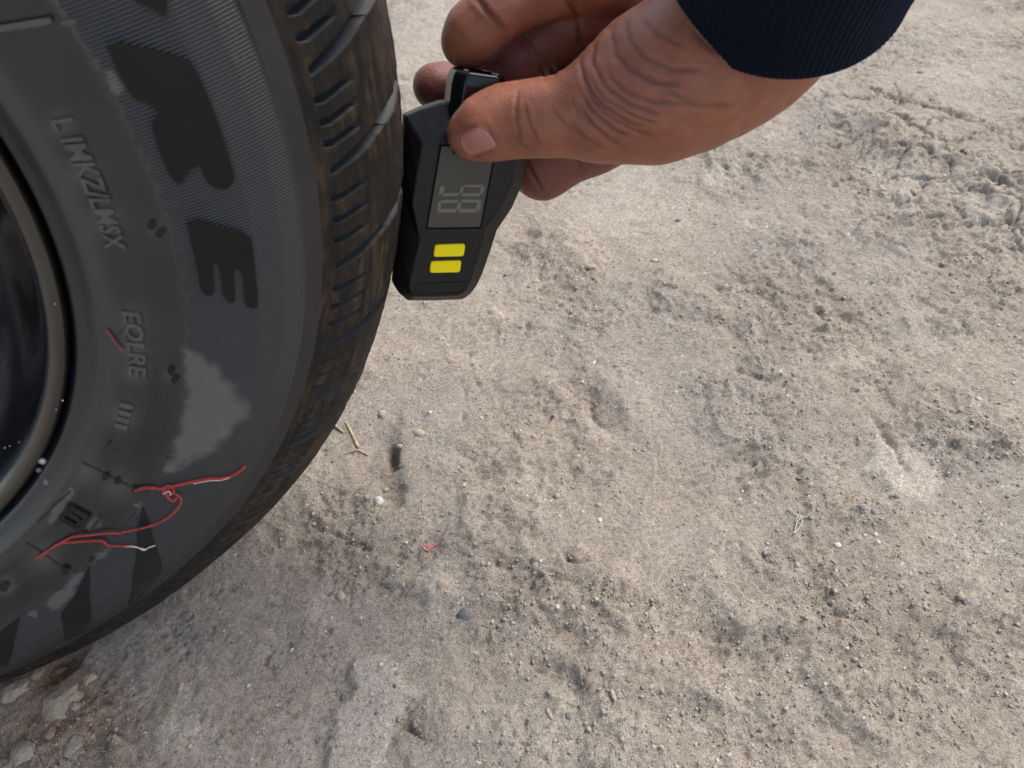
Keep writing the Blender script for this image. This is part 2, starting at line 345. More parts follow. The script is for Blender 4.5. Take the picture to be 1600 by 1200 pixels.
def mat_rubber_side():
    m, nt, p = new_mat('sidewall_rubber')
    tc = nd(nt, 'ShaderNodeTexCoord')
    n = noise_node(nt, 35, 5, .6); n2 = noise_node(nt, 600, 3, .6); n3 = noise_node(nt, 9, 3, .5)
    dust = attr_node(nt, 'dust').outputs['Fac']; rib = attr_node(nt, 'rib').outputs['Fac']; amt = attr_node(nt, 'ribmask').outputs['Fac']; lip = attr_node(nt, 'lip').outputs['Fac']
    c = ramp(nt, n.outputs[0], [(.3, (.0080, .0092, .0115)), (.7, (.0155, .0178, .0220))]).outputs[0]
    c = mixc(nt, mathn(nt, 'MULTIPLY', lip, .9), c, (.045, .045, .044))
    c = mixc(nt, mathn(nt, 'MULTIPLY', amt, .6), c, (.026, .0275, .0305))
    c = mixc(nt, mathn(nt, 'MULTIPLY', dust, mathn(nt, 'MULTIPLY_ADD', n2.outputs[0], .5, .72)), c, (.165, .158, .143))
    c = mixc(nt, mathn(nt, 'MULTIPLY', ramp(nt, n3.outputs[0], [(.4, (0, 0, 0)), (.75, (1, 1, 1))]).outputs[0], .25), c, (.040, .037, .033))
    lk(nt, c, p.inputs['Base Color'])
    r = mathn(nt, 'ADD', mathn(nt, 'MULTIPLY', dust, .35), mathn(nt, 'MULTIPLY_ADD', n.outputs[0], .36, .14))
    lk(nt, mathn(nt, 'ADD', r, mathn(nt, 'MULTIPLY', amt, .10)), p.inputs['Roughness'])
    p.inputs['Specular IOR Level'].default_value = .72
    s = mathn(nt, 'SINE', mathn(nt, 'MULTIPLY', rib, 2 * math.pi / .00100))
    h = mathn(nt, 'MULTIPLY', mathn(nt, 'MULTIPLY_ADD', s, .5, .5), amt)
    b1 = bump(nt, h, 1.0, .00030); b2 = bump(nt, n2.outputs[0], .25, .0004, b1)
    lk(nt, b2, p.inputs['Normal']); return m
def mat_rubber(name, col, rough, spec=.5, bumpd=.0003, nsc=160):
    m, nt, p = new_mat(name); n = noise_node(nt, nsc, 4, .6)
    c = ramp(nt, n.outputs[0], [(.3, tuple(k * .75 for k in col)), (.7, tuple(k * 1.25 for k in col))]).outputs[0]
    lk(nt, c, p.inputs['Base Color']); lk(nt, mathn(nt, 'MULTIPLY_ADD', n.outputs[0], .45, rough - .22), p.inputs['Roughness'])
    p.inputs['Specular IOR Level'].default_value = spec
    n2 = noise_node(nt, 900, 3, .6); lk(nt, bump(nt, n2.outputs[0], .3, bumpd), p.inputs['Normal']); return m
def mat_tread():
    m, nt, p = new_mat('tread_rubber')
    st = attr_node(nt, 'arc').outputs['Vector']
    mp = nd(nt, 'ShaderNodeMapping'); mp.inputs['Scale'].default_value = (38, 260, 1); lk(nt, st, mp.inputs[0])
    n = noise_node(nt, 1, 6, .65, mp.outputs[0])                        # scuff streaks run round the tyre
    n2 = noise_node(nt, 45, 4, .6); n3 = noise_node(nt, 700, 3, .6)
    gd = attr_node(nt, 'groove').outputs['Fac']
    k = mathn(nt, 'MULTIPLY', ramp(nt, n.outputs[0], [(.43, (0, 0, 0)), (.64, (1, 1, 1))]).outputs[0], ramp(nt, n2.outputs[0], [(.38, (.08, .08, .08)), (.62, (1, 1, 1))]).outputs[0])
    k = mathn(nt, 'MULTIPLY', k, mathn(nt, 'SUBTRACT', 1.0, gd))
    c = mixc(nt, mathn(nt, 'MULTIPLY', k, .75), (.006, .0056, .0052), (.100, .060, .032))
    c = mixc(nt, mathn(nt, 'MULTIPLY', gd, .8), c, (.040, .050, .062))  # sky light on the groove walls put into their colour as blue grey
    lk(nt, c, p.inputs['Base Color']); lk(nt, mathn(nt, 'MULTIPLY_ADD', gd, -.15, .68), p.inputs['Roughness']); p.inputs['Specular IOR Level'].default_value = .35
    b1 = bump(nt, n.outputs[0], .25, .0006); lk(nt, bump(nt, n3.outputs[0], .35, .0004, b1), p.inputs['Normal']); return m
MAT_SIDE = mat_rubber_side(); MAT_TREAD = mat_tread()
MAT_LETTER = mat_rubber('letter_rubber', (.0045, .0046, .0050), .42, .34, .0003, 45); MAT_SMALL = mat_rubber('small_letter_rubber', (.095, .092, .085), .6, .4)
MAT_RIDGE = mat_rubber('ridge_rubber', (.030, .030, .029), .6, .4); MAT_TOOTH = mat_rubber('smooth_rubber', (.0075, .008, .0088), .42, .4)

wheel = empty('car_wheel', (0, 0, 0))
tag(wheel, 'black car wheel with worn tyre standing on the dirt beside the gauge', 'wheel')

# --- sidewalls: one mesh, the outer face dense
rr = np.r_[np.linspace(.1716, .192, 30)[:-1], np.linspace(.192, .2105, 24)[:-1], np.linspace(.2105, .2128, 8)[:-1], np.linspace(.2128, .2500, 48)[:-1], np.linspace(.2500, .258, 16)]
A, B = np.meshgrid(TH, rr); a_ = A.ravel(); b_ = B.ravel()
V1 = on_side(a_, b_)
def loadz(V):                                  # the tyre is squashed a little where it carries the car
    z = V[:, 2]; k = sstep(.055, 0, z) * (np.abs(V[:, 0]) < .16)
    V = V.copy(); V[:, 1] += np.sign(V[:, 1]) * .0035 * k; V[:, 2] = np.where(z < .004, .004 + (z - .004) * .18, z); V[:, 2] = np.maximum(V[:, 2], .0012); return V
mr = len(rr); ii = np.arange(mr * NT).reshape(mr, NT); nx_ = np.roll(ii, -1, 1)
FS = np.stack([ii[:-1], nx_[:-1], nx_[1:], ii[1:]], -1).reshape(-1, 4)
rr2 = np.array([.1716, .1745, .184, .2, .2118, .235, .2517, .258]); A2, B2 = np.meshgrid(TH[::1], rr2)
V2 = on_side(A2.ravel(), B2.ravel()); V2[:, 1] *= -1
i2 = np.arange(len(rr2) * NT).reshape(len(rr2), NT) + len(V1); n2_ = np.roll(i2, -1, 1)
FS2 = np.stack([i2[:-1], i2[1:], n2_[1:], n2_[:-1]], -1).reshape(-1, 4)
tyre = mesh_obj('tyre', loadz(np.vstack([V1, V2])), np.vstack([FS[:, ::-1], FS2[:, ::-1]]), MAT_SIDE, wheel)
tyre['label'] = 'black tyre sidewall with ribbed ring, raised letters and dusty patches'
# pixel of every outer sidewall vertex, to lay the recorded dust patches on the rubber
cs = world2cam(V1); SP = np.stack([800 + F * cs[:, 0] / np.maximum(cs[:, 2], .02), 600 + F * cs[:, 1] / np.maximum(cs[:, 2], .02)], -1)
vis = (cs[:, 2] > .05) & (a_ > R_(-98)) & (a_ < R_(16))
dust = np.zeros(len(V1))
jn = 7 * perlin(a_ * 30, b_ * 130, 3) + 4 * perlin(a_ * 90, b_ * 400, 4)
ndj = perlin(a_ * 160, b_ * 700, 9)
def sdust(poly, soft, k):
    global dust
    d = sdpoly(SP, poly) + jn; dust = np.where(vis, np.maximum(dust, k * (1 - sstep(-soft, soft, d))), dust)
sdust([(292, 546), (315, 556), (340, 575), (350, 592), (368, 600), (362, 616), (385, 630), (388, 652), (370, 664), (345, 690), (338, 705), (300, 718), (258, 738), (275, 700), (290, 640)], 9, .85)
sdust([(172, 858), (160, 872), (142, 882), (150, 868)], 3, .7); sdust([(70, 945), (88, 925), (122, 898), (133, 890), (118, 925), (80, 952)], 4, .75)
sdust([(160, 108), (174, 108), (192, 135), (184, 145), (172, 140)], 3, .7); sdust([(145, 90), (158, 92), (155, 100), (146, 98)], 2, .5)
sdust([(212, 790), (228, 783), (226, 790), (214, 800)], 2, .55); sdust([(45, 960), (58, 955), (55, 965)], 2, .6); sdust([(75, 812), (110, 765), (114, 770), (80, 815)], 2, .5); sdust([(135, 826), (150, 806), (158, 810), (140, 832)], 2, .45)
for cx, cy, r0, k in [(95, 195, 20, .35), (130, 270, 24, .35), (165, 345, 24, .4), (205, 500, 20, .45), (205, 545, 22, .45), (208, 580, 18, .4), (192, 650, 20, .5), (243, 355, 12, .35), (268, 585, 12, .4), (10, 915, 12, .5), (140, 740, 22, .3), (185, 760, 25, .3), (70, 870, 24, .3)]:
    dd = np.hypot(SP[:, 0] - cx, SP[:, 1] - cy); dust = np.where(vis, np.maximum(dust, k * np.exp(-(dd / r0) ** 2)), dust)
dust = np.maximum(dust, .20 * np.exp(-((b_ - .2117) / .0012) ** 2) * (.5 + ndj))
attr(tyre, 'dust', np.r_[np.clip(dust, 0, 1), np.zeros(len(V2))])
fx = a_ * 0; wxp = b_ * np.cos(a_); wzp = b_ * np.sin(a_)
VC = (-.42, -.05)                                # the moulded ribs fan out from well behind the hub
rib = np.arctan2(wzp - VC[1], wxp - VC[0]) * .60
attr(tyre, 'rib', np.r_[rib, np.zeros(len(V2))])
ribm = sstep(.2122, .2128, b_) * (1 - sstep(.2495, .2510, b_)); attr(tyre, 'ribmask', np.r_[ribm, np.zeros(len(V2))])
attr(tyre, 'lip', np.r_[np.exp(-((b_ - .1865) / .0035) ** 2), np.zeros(len(V2))])

# --- tread with real grooves and sipes
NTF = len(THF)
sy = PROF[16:]; sarc = np.r_[0, np.cumsum(np.hypot(*np.diff(sy, axis=0).T))]; Ls = sarc[-1]
sv = np.r_[np.linspace(-Ls, -Ls + .052, 120)[:-1], np.linspace(-Ls + .052, Ls - .052, 30)[:-1], np.linspace(Ls - .052, Ls, 34)]
yv = np.sign(sv) * np.interp(Ls - np.abs(sv), sarc, -sy[:, 1]); yv = np.where(sv < 0, -np.abs(yv), np.abs(yv)); rv = np.interp(Ls - np.abs(sv), sarc, sy[:, 0])
A3, Yv = np.meshgrid(THF, yv); _, Rv = np.meshgrid(THF, rv)
gt = [-.44, -7.82, -16.16, -24.56, -31.6, -37.35, -43.07, -50.4]
while gt[-1] > -330: gt.append(gt[-1] - [7.4, 8.2, 6.6, 7.8][len(gt) % 4])
gt = [23.1, 14.8, 7.1] + gt
gt = [g for g in gt if g > -340]
TD = np.degrees(A3); TD = np.where(TD > 24, TD - 360, TD)
dep = np.zeros_like(A3); sip = np.zeros_like(A3); arc = R_(1) * Rv          # metres per degree
Yn = -np.abs(Yv)
off = np.interp(Yn, [-.0613, -.0555, -.0485, -.035, -.015, 0], [0, .85, 1.75, 2.6, 3.8, 4.8])
off_s = np.interp(Yn, [-.0625, -.0597, -.0545], [.1, -.2, .35])
def trough(d, wdt): return 1 - sstep(wdt * .45, wdt, np.abs(d))
side_sgn = np.where(Yv < 0, 1, -1)
for k, g in enumerate(gt):
    d = (TD - g - off) * arc
    wdt = np.interp(Yn, [-.062, -.055, -.03], [.0015, .0026, .0034])
    dep = np.maximum(dep, .0056 * trough(d, wdt) * sstep(-.0612, -.0592, Yn) * (1 - sstep(-.010, -.006, Yn)))
    nxt = gt[k + 1] if k + 1 < len(gt) else g - 7.5
    for q in (.24, .46, .68):
        ds = (TD - (g + (nxt - g) * q) - off_s) * arc
        sip = np.maximum(sip, .0042 * trough(ds, .0015) * sstep(-.0616, -.0604, Yn) * (1 - sstep(-.0548, -.0536, Yn)))
ring = .0042 * trough(np.abs(Yv) - .021, .0045)
D = np.maximum.reduce([dep, sip, ring])
wob = .00025 * perlin(A3 * 60, Yv * 300, 5)
RD = Rv - D + wob * (Yn > -.060)
yd = Yv + np.where(Yn < -.045, np.sign(-Yv) * -0 + np.sign(Yv) * -D * .55, 0)
V3 = np.stack([RD * np.cos(A3), yd, HUB + RD * np.sin(A3)], -1).reshape(-1, 3)
z = V3[:, 2]; V3[:, 2] = np.where(z < .004, np.maximum(.0012, .004 + (z - .004) * .18), z)
V3[:, 1] += np.sign(V3[:, 1]) * .0035 * sstep(.055, 0, z) * (np.abs(V3[:, 0]) < .16) * (np.abs(V3[:, 1]) > .05)
ns = len(sv); i3 = np.arange(ns * NTF).reshape(ns, NTF); n3_ = np.roll(i3, -1, 1)
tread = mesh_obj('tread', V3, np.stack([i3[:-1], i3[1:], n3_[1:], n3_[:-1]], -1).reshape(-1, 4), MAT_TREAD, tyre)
tread['label'] = 'worn brown dusted tread with slanted grooves and short sipes'
a = tread.data.attributes.new('arc', 'FLOAT_VECTOR', 'POINT'); a.data.foreach_set('vector', np.stack([A3 * .29, np.broadcast_to(sv[:, None], A3.shape), 0 * A3], -1).astype(np.float32).ravel())
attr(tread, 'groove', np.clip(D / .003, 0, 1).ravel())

# --- raised letters, teeth, ridges laid on the sidewall
def raised(name, pts_px, h, mat, inset=.0004, from_px=True, sub=.004):
    tr = hit_tyre([p[0] for p in pts_px], [p[1] for p in pts_px]) if from_px else np.array(pts_px)
    t0, r0 = tr.mean(0)
    P = np.stack([(tr[:, 0] - t0) * r0, tr[:, 1] - r0], -1)
    area = .5 * np.sum(P[:, 0] * np.roll(P[:, 1], -1) - np.roll(P[:, 0], -1) * P[:, 1])
    if area < 0: P = P[::-1]
    bm = bmesh.new()
    vs = [bm.verts.new((p[0], p[1], 0)) for p in P]; f = bm.faces.new(vs)
    res = bmesh.ops.inset_region(bm, faces=[f], thickness=inset, use_even_offset=True)
    top = set(f.verts)
    for v in bm.verts: v.co.z = h if v in top else -.0012
    bmesh.ops.triangulate(bm, faces=bm.faces[:])
    for _ in range(4):
        es = [e for e in bm.edges if e.calc_length() > sub]
        if not es: break
        bmesh.ops.subdivide_edges(bm, edges=es, cuts=1, use_grid_fill=False); bmesh.ops.triangulate(bm, faces=[q for q in bm.faces if len(q.verts) > 3])
    for v in bm.verts:
        q = on_side(np.array([t0 + v.co.x / r0]), np.array([r0 + v.co.y]), np.array([v.co.z]))[0]; v.co = q
    return bm_obj(name, bm, mat, tyre)
def chain(pts, n=6):                            # rounded corner helper (Chaikin)
    P = np.array(pts, float)
    for _ in range(1):
        Q = []
        for p, q in zip(P, np.roll(P, -1, 0)): Q += [p * .82 + q * .18, p * .18 + q * .82]
        P = np.array(Q)
    return P
raised('raised_letter', chain([(160, 57), (292, 88), (308, 112), (340, 190), (362, 262), (366, 278), (352, 294), (330, 290), (315, 270), (313, 252), (296, 262), (279, 288), (262, 268), (243, 220), (236, 190), (250, 172), (232, 160), (206, 150), (188, 118)]), .0012, MAT_LETTER, .0008)['label'] = 'large raised glossy letter R on the sidewall'
raised('raised_letter', chain([(288, 336), (390, 362), (396, 405), (402, 474), (398, 480), (382, 476), (380, 430), (374, 420), (364, 416), (367, 468), (360, 472), (348, 462), (343, 412), (330, 405), (335, 455), (325, 460), (313, 452), (303, 395)]), .0012, MAT_LETTER, .0008)['label'] = 'large raised glossy letter E on the sidewall'
raised('raised_letter', chain([(165, -60), (262, -30), (258, 27), (238, 12), (205, -4)]), .0012, MAT_LETTER, .0008)
raised('sidewall_tooth', [(222, 788), (240, 845), (254, 888), (226, 925), (200, 947), (207, 900), (214, 830)], .0006, MAT_TOOTH)
raised('sidewall_tooth', [(139, 882), (139, 930), (137, 985), (100, 1010), (66, 1034), (95, 960)], .0006, MAT_TOOTH)
raised('sidewall_tooth', [(30, 963), (22, 1000), (8, 1042), (-60, 1080), (-30, 1010)], .0006, MAT_TOOTH)
raised('mould_ridge', [(-40, 43), (60, 27), (80, 24), (84, 34), (60, 39), (-40, 54)], .0010, MAT_SMALL)
def ridge(pts, wpx, h, mat=MAT_TOOTH, name='mould_ridge'):
    P = np.array(pts, float); d = np.gradient(P, axis=0); n = np.stack([-d[:, 1], d[:, 0]], -1); n /= np.linalg.norm(n, axis=1)[:, None]
    return raised(name, np.vstack([P + n * wpx / 2, (P - n * wpx / 2)[::-1]]), h, mat, .00015)
ridge([(128, 722), (160, 738), (205, 760)], 3, .0002, MAT_RIDGE); ridge([(40, 848), (75, 870), (105, 892)], 3, .0002, MAT_RIDGE); ridge([(60, 815), (85, 790), (110, 767)], 3, .0002, MAT_RIDGE); ridge([(137, 835), (158, 807)], 6, .0002, MAT_RIDGE)
ridge([(96, 35), (118, 32)], 8, .0006, MAT_SMALL)
for cx, cy, s in [(166, 743, 5.5), (184, 750, 5.5), (211, 762, 5), (103, 889, 7), (238, 350, 8), (250, 362, 7), (268, 577, 6.5), (274, 590, 6.5), (8, 914, 8), (142, 873, 3), (205, 640, 3), (171, 692, 2.5)]:
    raised('rubber_nub', [(cx + s * math.cos(t), cy + s * math.sin(t) * (.8 + .3 * random.random())) for t in np.linspace(0, 2 * np.pi, 9)[:-1]], .0011, MAT_TOOTH, .0003)

def side_text(txt, p0, p1, hgt, mat, name='raised_word', h=.0009, spacing=1.0):
    """moulded text between two photo points, reading down the tyre, letter tops outward."""
    q = hit_tyre([p0[0], p1[0]], [p0[1], p1[1]]); t0, r0 = q[0]; t1, r1 = q[1]; rm = (r0 + r1) / 2; Lm = abs(t1 - t0) * rm
    cu = bpy.data.curves.new('txt', 'FONT'); cu.body = txt; cu.size = 1; cu.extrude = .02; cu.bevel_depth = .012; cu.offset = .012; cu.resolution_u = 2; cu.space_character = spacing
    to = bpy.data.objects.new('txt', cu); C.objects.link(to); bpy.context.view_layer.update()
    dg = bpy.context.evaluated_depsgraph_get(); me = bpy.data.meshes.new_from_object(to.evaluated_get(dg)); bpy.data.objects.remove(to)
    n = len(me.vertices); co = np.zeros(n * 3, np.float32); me.vertices.foreach_get('co', co); co = co.reshape(-1, 3)
    lo = co.min(0); hi = co.max(0)
    u = (co[:, 0] - lo[0]) / (hi[0] - lo[0]); v = (co[:, 1] - lo[1]) / (hi[1] - lo[1]) - .5; z = (co[:, 2] - lo[2]) / (hi[2] - lo[2])
    W = on_side(t0 + (t1 - t0) * u, r0 + (r1 - r0) * u + v * hgt, -.0005 + z * (h + .0005))
    me.vertices.foreach_set('co', W.astype(np.float32).ravel()); me.materials.clear(); me.materials.append(mat); me.update()
    o = bpy.data.objects.new(name, me); C.objects.link(o); o.parent = tyre; return o
side_text('L IMKZ/LMSX', (96, 184), (182, 388), .0062, MAT_SMALL)['label'] = 'small raised dusty lettering along the inner sidewall'
side_text('EQLRE', (203, 486), (213, 586), .0068, MAT_SMALL)['label'] = 'small raised dusty word on the inner sidewall'
side_text('IIII', (199, 630), (189, 668), .0044, MAT_SMALL)
# square mark with an S inside
bx = [(108, 786), (143, 804), (127, 830), (91, 810)]
def quad_frame(o4, k):
    c = np.mean(o4, 0); return [tuple(c + (np.array(p) - c) * k) for p in o4]
for i in range(4):
    o2 = bx; i2_ = quad_frame(bx, .70); j = (i + 1) % 4
    raised('mark_frame', [o2[i], o2[j], i2_[j], i2_[i]], .0011, MAT_TOOTH, .0002)
sg = np.array([[.75, .2], [.25, .2], [.25, .5], [.75, .5], [.75, .8], [.25, .8]])
def bil(u, v): p = np.array(bx, float); return (1 - u) * (1 - v) * p[0] + u * (1 - v) * p[1] + u * v * p[2] + (1 - u) * v * p[3]
for p, q in zip(sg[:-1], sg[1:]):
    e = (q - p); n = np.array([-e[1], e[0]]) / np.hypot(*e) * .055; e = e / np.hypot(*e) * .05
    raised('mark_stroke', [bil(*(p - e + n)), bil(*(q + e + n)), bil(*(q + e - n)), bil(*(p - e - n))], .0009, MAT_TOOTH, .0001)

# --- rim
def mat_rim():
    m, nt, p = new_mat('black_rim_paint'); n = noise_node(nt, 60, 4, .6); n2 = noise_node(nt, 500, 3, .5)
    lk(nt, ramp(nt, n.outputs[0], [(.35, (.0025, .0025, .003)), (.75, (.007, .006, .0055))]).outputs[0], p.inputs['Base Color'])
    lk(nt, mathn(nt, 'MULTIPLY_ADD', n.outputs[0], .30, .06), p.inputs['Roughness']); p.inputs['Coat Weight'].default_value = .8; p.inputs['Coat IOR'].default_value = 1.75; p.inputs['Coat Roughness'].default_value = .16; p.inputs['Specular IOR Level'].default_value = .5
    lk(nt, bump(nt, n2.outputs[0], .12, .0006, bump(nt, n.outputs[0], .3, .002)), p.inputs['Normal']); return m
MAT_RIM = mat_rim()
rim_prof = np.array([(.1640, .0640), (.1700, .0610), (.1708, .0500), (.1710, .0), (.1736, -.050), (.1748, -.0600), (.1747, -.0648), (.1730, -.0668), (.1704, -.0666), (.1676, -.0645), (.1642, -.0585), (.1600, -.0510), (.1550, -.0450), (.1498, -.0405), (.1464, -.0365), (.1447, -.028), (.1440, -.012), (.1425, .004)])
def revolve(prof, n, name, mat, parent, hole=None):
    t = np.linspace(0, 2 * np.pi, n + 1)[:-1]; A, I = np.meshgrid(t, np.arange(len(prof)))
    r = prof[I, 0]; yy = prof[I, 1]; V = np.stack([r * np.cos(A), yy, HUB + r * np.sin(A)], -1).reshape(-1, 3)
    i = np.arange(len(prof) * n).reshape(len(prof), n); j = np.roll(i, -1, 1)
    Fq = np.stack([i[:-1], i[1:], j[1:], j[:-1]], -1)
    if hole is not None: Fq = Fq[~hole(A[:-1], prof[I, 0][:-1])]
    return mesh_obj(name, V, Fq.reshape(-1, 4), mat, parent)
def smoothprof(P, k=5):
    d = np.r_[0, np.cumsum(np.hypot(*np.diff(P, axis=0).T))]; u = np.linspace(0, d[-1], len(P) * k)
    Q = np.stack([np.interp(u, d, P[:, 0]), np.interp(u, d, P[:, 1])], -1)
    for _ in range(3): Q[1:-1] = (Q[:-2] + 2 * Q[1:-1] + Q[2:]) / 4
    return Q
rim = revolve(smoothprof(rim_prof), 240, 'rim', MAT_RIM, wheel); rim['label'] = 'glossy black steel rim with white paint flecks'
disc_prof = smoothprof(np.array([(.1432, .002), (.140, -.004), (.134, -.007), (.126, -.012), (.112, -.020), (.098, -.024), (.085, -.022), (.070, -.016), (.055, -.014), (.040, -.018), (.034, -.030), (.020, -.033), (.0005, -.034)]), 5)
def holes(A, r): s = (A * 10 / (2 * np.pi)) % 1 - .5; return ((s / .30) ** 2 + ((r - .118) / .014) ** 2) < 1
disc = revolve(disc_prof, 240, 'wheel_disc', MAT_RIM, rim, holes)
sm = disc.modifiers.new('thickness', 'SOLIDIFY'); sm.thickness = .004; sm.offset = 1
MAT_DRUM = mat_rubber('drum_iron', (.02, .022, .028), .5)
revolve(smoothprof(np.array([(.1425, .06), (.1415, .03), (.135, .022), (.10, .018), (.0005, .018)]), 3), 96, 'brake_drum', MAT_DRUM, wheel)
MAT_FLECK, _nt, _p = new_mat('white_fleck'); _p.inputs['Base Color'].default_value = (.75, .76, .78, 1); _p.inputs['Roughness'].default_value = .6
def small_rock(seed, sx, sy_, sz, sub=2, amp=.28):
    bm = bmesh.new(); bmesh.ops.create_icosphere(bm, subdivisions=sub, radius=1)
    for v in bm.verts:
        k = 1 + amp * mnoise.noise(v.co * 1.3 + Vector((seed * 3.7, seed * 1.3, 0))) + amp * .5 * mnoise.noise(v.co * 3.1 + Vector((seed, 5, seed)))
        v.co = Vector((v.co.x * sx, v.co.y * sy_, v.co.z * sz)) * k
    return bm
def hit_rim(px, py):
    d = ray(px, py); t = np.linspace(.15, .5, 4000); P = CAM_O + t[:, None] * d; r = np.hypot(P[:, 0], P[:, 2] - HUB)
    Q = smoothprof(rim_prof[5:]); o = np.argsort(Q[:, 0]); yi = np.where(r > .1747, 9, np.interp(r, Q[o, 0], Q[o, 1])); i = (P[:, 1] > yi).argmax(); return P[i]
for k, (cx, cy, s) in enumerate([(66, 721, 3.6), (98, 626, 2.6), (8, 700, 3.2), (16, 697, 2.5), (86, 475, 2), (40, 533, 1.5), (71, 754, 1.5), (30, 691, 2), (88, 640, 1.5), (60, 735, 1.6)]):
    P = hit_rim(cx, cy); sc = s * .15 / F
    bm = small_rock(k, sc, sc * .35, sc, 2, .5); bmesh.ops.translate(bm, verts=bm.verts, vec=Vector(P)); bm_obj('paint_fleck', bm, MAT_FLECK, rim, True)

# ================================================================== gauge
TH_G = .019                                     # body thickness
gu = np.array([1, 0, .34]); gu /= np.linalg.norm(gu); gv = np.array([-.17, 1, .5]); gv -= gu * (gu @ gv); gv /= np.linalg.norm(gv)
gn = np.cross(gu, gv); gn = -gn if gn[2] > 0 else gn         # out of the front face, towards the viewer
def cray(px, py): return np.array([(px - 800) / F, (py - 600) / F, 1.0])
GP0 = cray(633, 190) * .298
def front_depth(px, py, h=0.0):
    d = cray(px, py); return ((GP0 + gn * h) @ gn) / (d @ gn)
def gl(px, py, h=0.0):                          # photo point -> local (u, v, h) on the plane h above the front face
    P = cray(px, py) * front_depth(px, py, h) - GP0; return np.array([P @ gu, P @ gv, h])
def gw(L): L = np.asarray(L, float); return cam2world(GP0 + L[..., 0:1] * gu + L[..., 1:2] * gv + L[..., 2:3] * gn)
gbase = gw(np.array([.03, .09, -.01]))
gauge = empty('tread_depth_gauge', tuple(gbase)); tag(gauge, 'black digital tread depth gauge with grey screen and two yellow buttons', 'gauge')
def mat_plastic(name, col, rough, b=.15, spec=.5):
    m, nt, p = new_mat(name); n = noise_node(nt, 1800, 2, .5); n2 = noise_node(nt, 90, 3, .5)
    p.inputs['Base Color'].default_value = (*col, 1); p.inputs['Specular IOR Level'].default_value = spec
    lk(nt, mathn(nt, 'MULTIPLY_ADD', n2.outputs[0], .12, rough - .06), p.inputs['Roughness']); lk(nt, bump(nt, n.outputs[0], b, .0002), p.inputs['Normal']); return m
MAT_BODY = mat_plastic('gauge_plastic', (.0035, .0037, .0041), .40, .12, .36); MAT_KNOB = mat_plastic('gauge_gloss_plastic', (.003, .0035, .0045), .22, .04, .4)
MAT_BTN = mat_plastic('yellow_rubber', (.95, .76, .0), .5, .05, .3); MAT_LCD = mat_plastic('lcd_glass', (.070, .060, .047), .30, .0, .35)
MAT_SEG = mat_plastic('lcd_segment', (.165, .152, .128), .4, .0, .35); MAT_METAL = mat_plastic('probe_metal', (.30, .29, .27), .3)
outer = [(633, 182), (660, 170), (690, 160), (745, 158), (800, 168), (824, 215), (823, 250), (818, 285), (801, 324), (777, 360), (767, 391), (754, 428), (745, 447), (736, 459), (724, 468), (680, 470), (637, 470), (624, 459), (615, 446), (622, 385), (628, 310), (631, 240)]
inner = [(662, 227), (676, 219), (697, 208), (745, 200), (788, 204), (802, 222), (806, 245), (801, 282), (784, 320), (758, 356), (750, 388), (739, 425), (734, 442), (728, 454), (718, 461), (680, 463), (648, 463), (642, 456), (641, 445), (658, 376), (644, 318), (652, 272)]
Lo = np.array([gl(*p, -.006) for p in outer]); Li = np.array([gl(*p, 0) for p in inner])
N = len(outer); cen = Lo.mean(0)
Lm = Lo.copy(); Lm[:, 2] = -.0125
Lb = cen + (Lo - cen) * np.array([.93, .96, 1]); Lb[:, 2] = -TH_G
lcd_px = [(688, 226), (776, 229), (752, 357), (666, 358)]
bm = bmesh.new()
loops = [[bm.verts.new(tuple(p)) for p in L] for L in (Li, Lo, Lm, Lb)]
for a, b in zip(loops[:-1], loops[1:]):
    for i in range(N): bm.faces.new((a[i], a[(i + 1) % N], b[(i + 1) % N], b[i]))
bm.faces.new(loops[-1][::-1])
# front face with a hole for the screen recess
lcd = [gl(*p, 0) for p in lcd_px]
lv = [bm.verts.new(tuple(p)) for p in lcd]
edges = [bm.edges.get((loops[0][i], loops[0][(i + 1) % N])) for i in range(N)] + [bm.edges.new((lv[i], lv[(i + 1) % 4])) for i in range(4)]
bmesh.ops.triangle_fill(bm, use_beauty=True, edges=edges)
fl = [f for f in bm.faces if all(v in lv for v in f.verts)]
bmesh.ops.delete(bm, geom=fl, context='FACES_ONLY')
rv_ = [bm.verts.new(tuple(p - np.array([0, 0, .0016]))) for p in (np.array(lcd) - np.mean(lcd, 0)) * .975 + np.mean(lcd, 0)]
for i in range(4): bm.faces.new((lv[i], lv[(i + 1) % 4], rv_[(i + 1) % 4], rv_[i]))
bm.faces.new(rv_)
bmesh.ops.recalc_face_normals(bm, faces=bm.faces)
for v in bm.verts: v.co = Vector(gw(np.array(v.co)))
body = bm_obj('gauge_body', bm, MAT_BODY); part(body, gauge)
bv = body.modifiers.new('edge', 'BEVEL'); bv.width = .0009; bv.segments = 3; bv.limit_method = 'ANGLE'; bv.angle_limit = R_(14); bv.harden_normals = False
def rounded(poly, rad, seg=5):
    P = np.array(poly, float); out = []; n = len(P)
    for i in range(n):
        a, b, c = P[i - 1], P[i], P[(i + 1) % n]; u = a - b; w = c - b; k = min(rad, .45 * np.linalg.norm(u), .45 * np.linalg.norm(w))
        p0 = b + u / np.linalg.norm(u) * k; p1 = b + w / np.linalg.norm(w) * k
        for t in np.linspace(0, 1, seg): out.append((1 - t) ** 2 * p0 + 2 * t * (1 - t) * b + t * t * p1)
    return np.array(out)
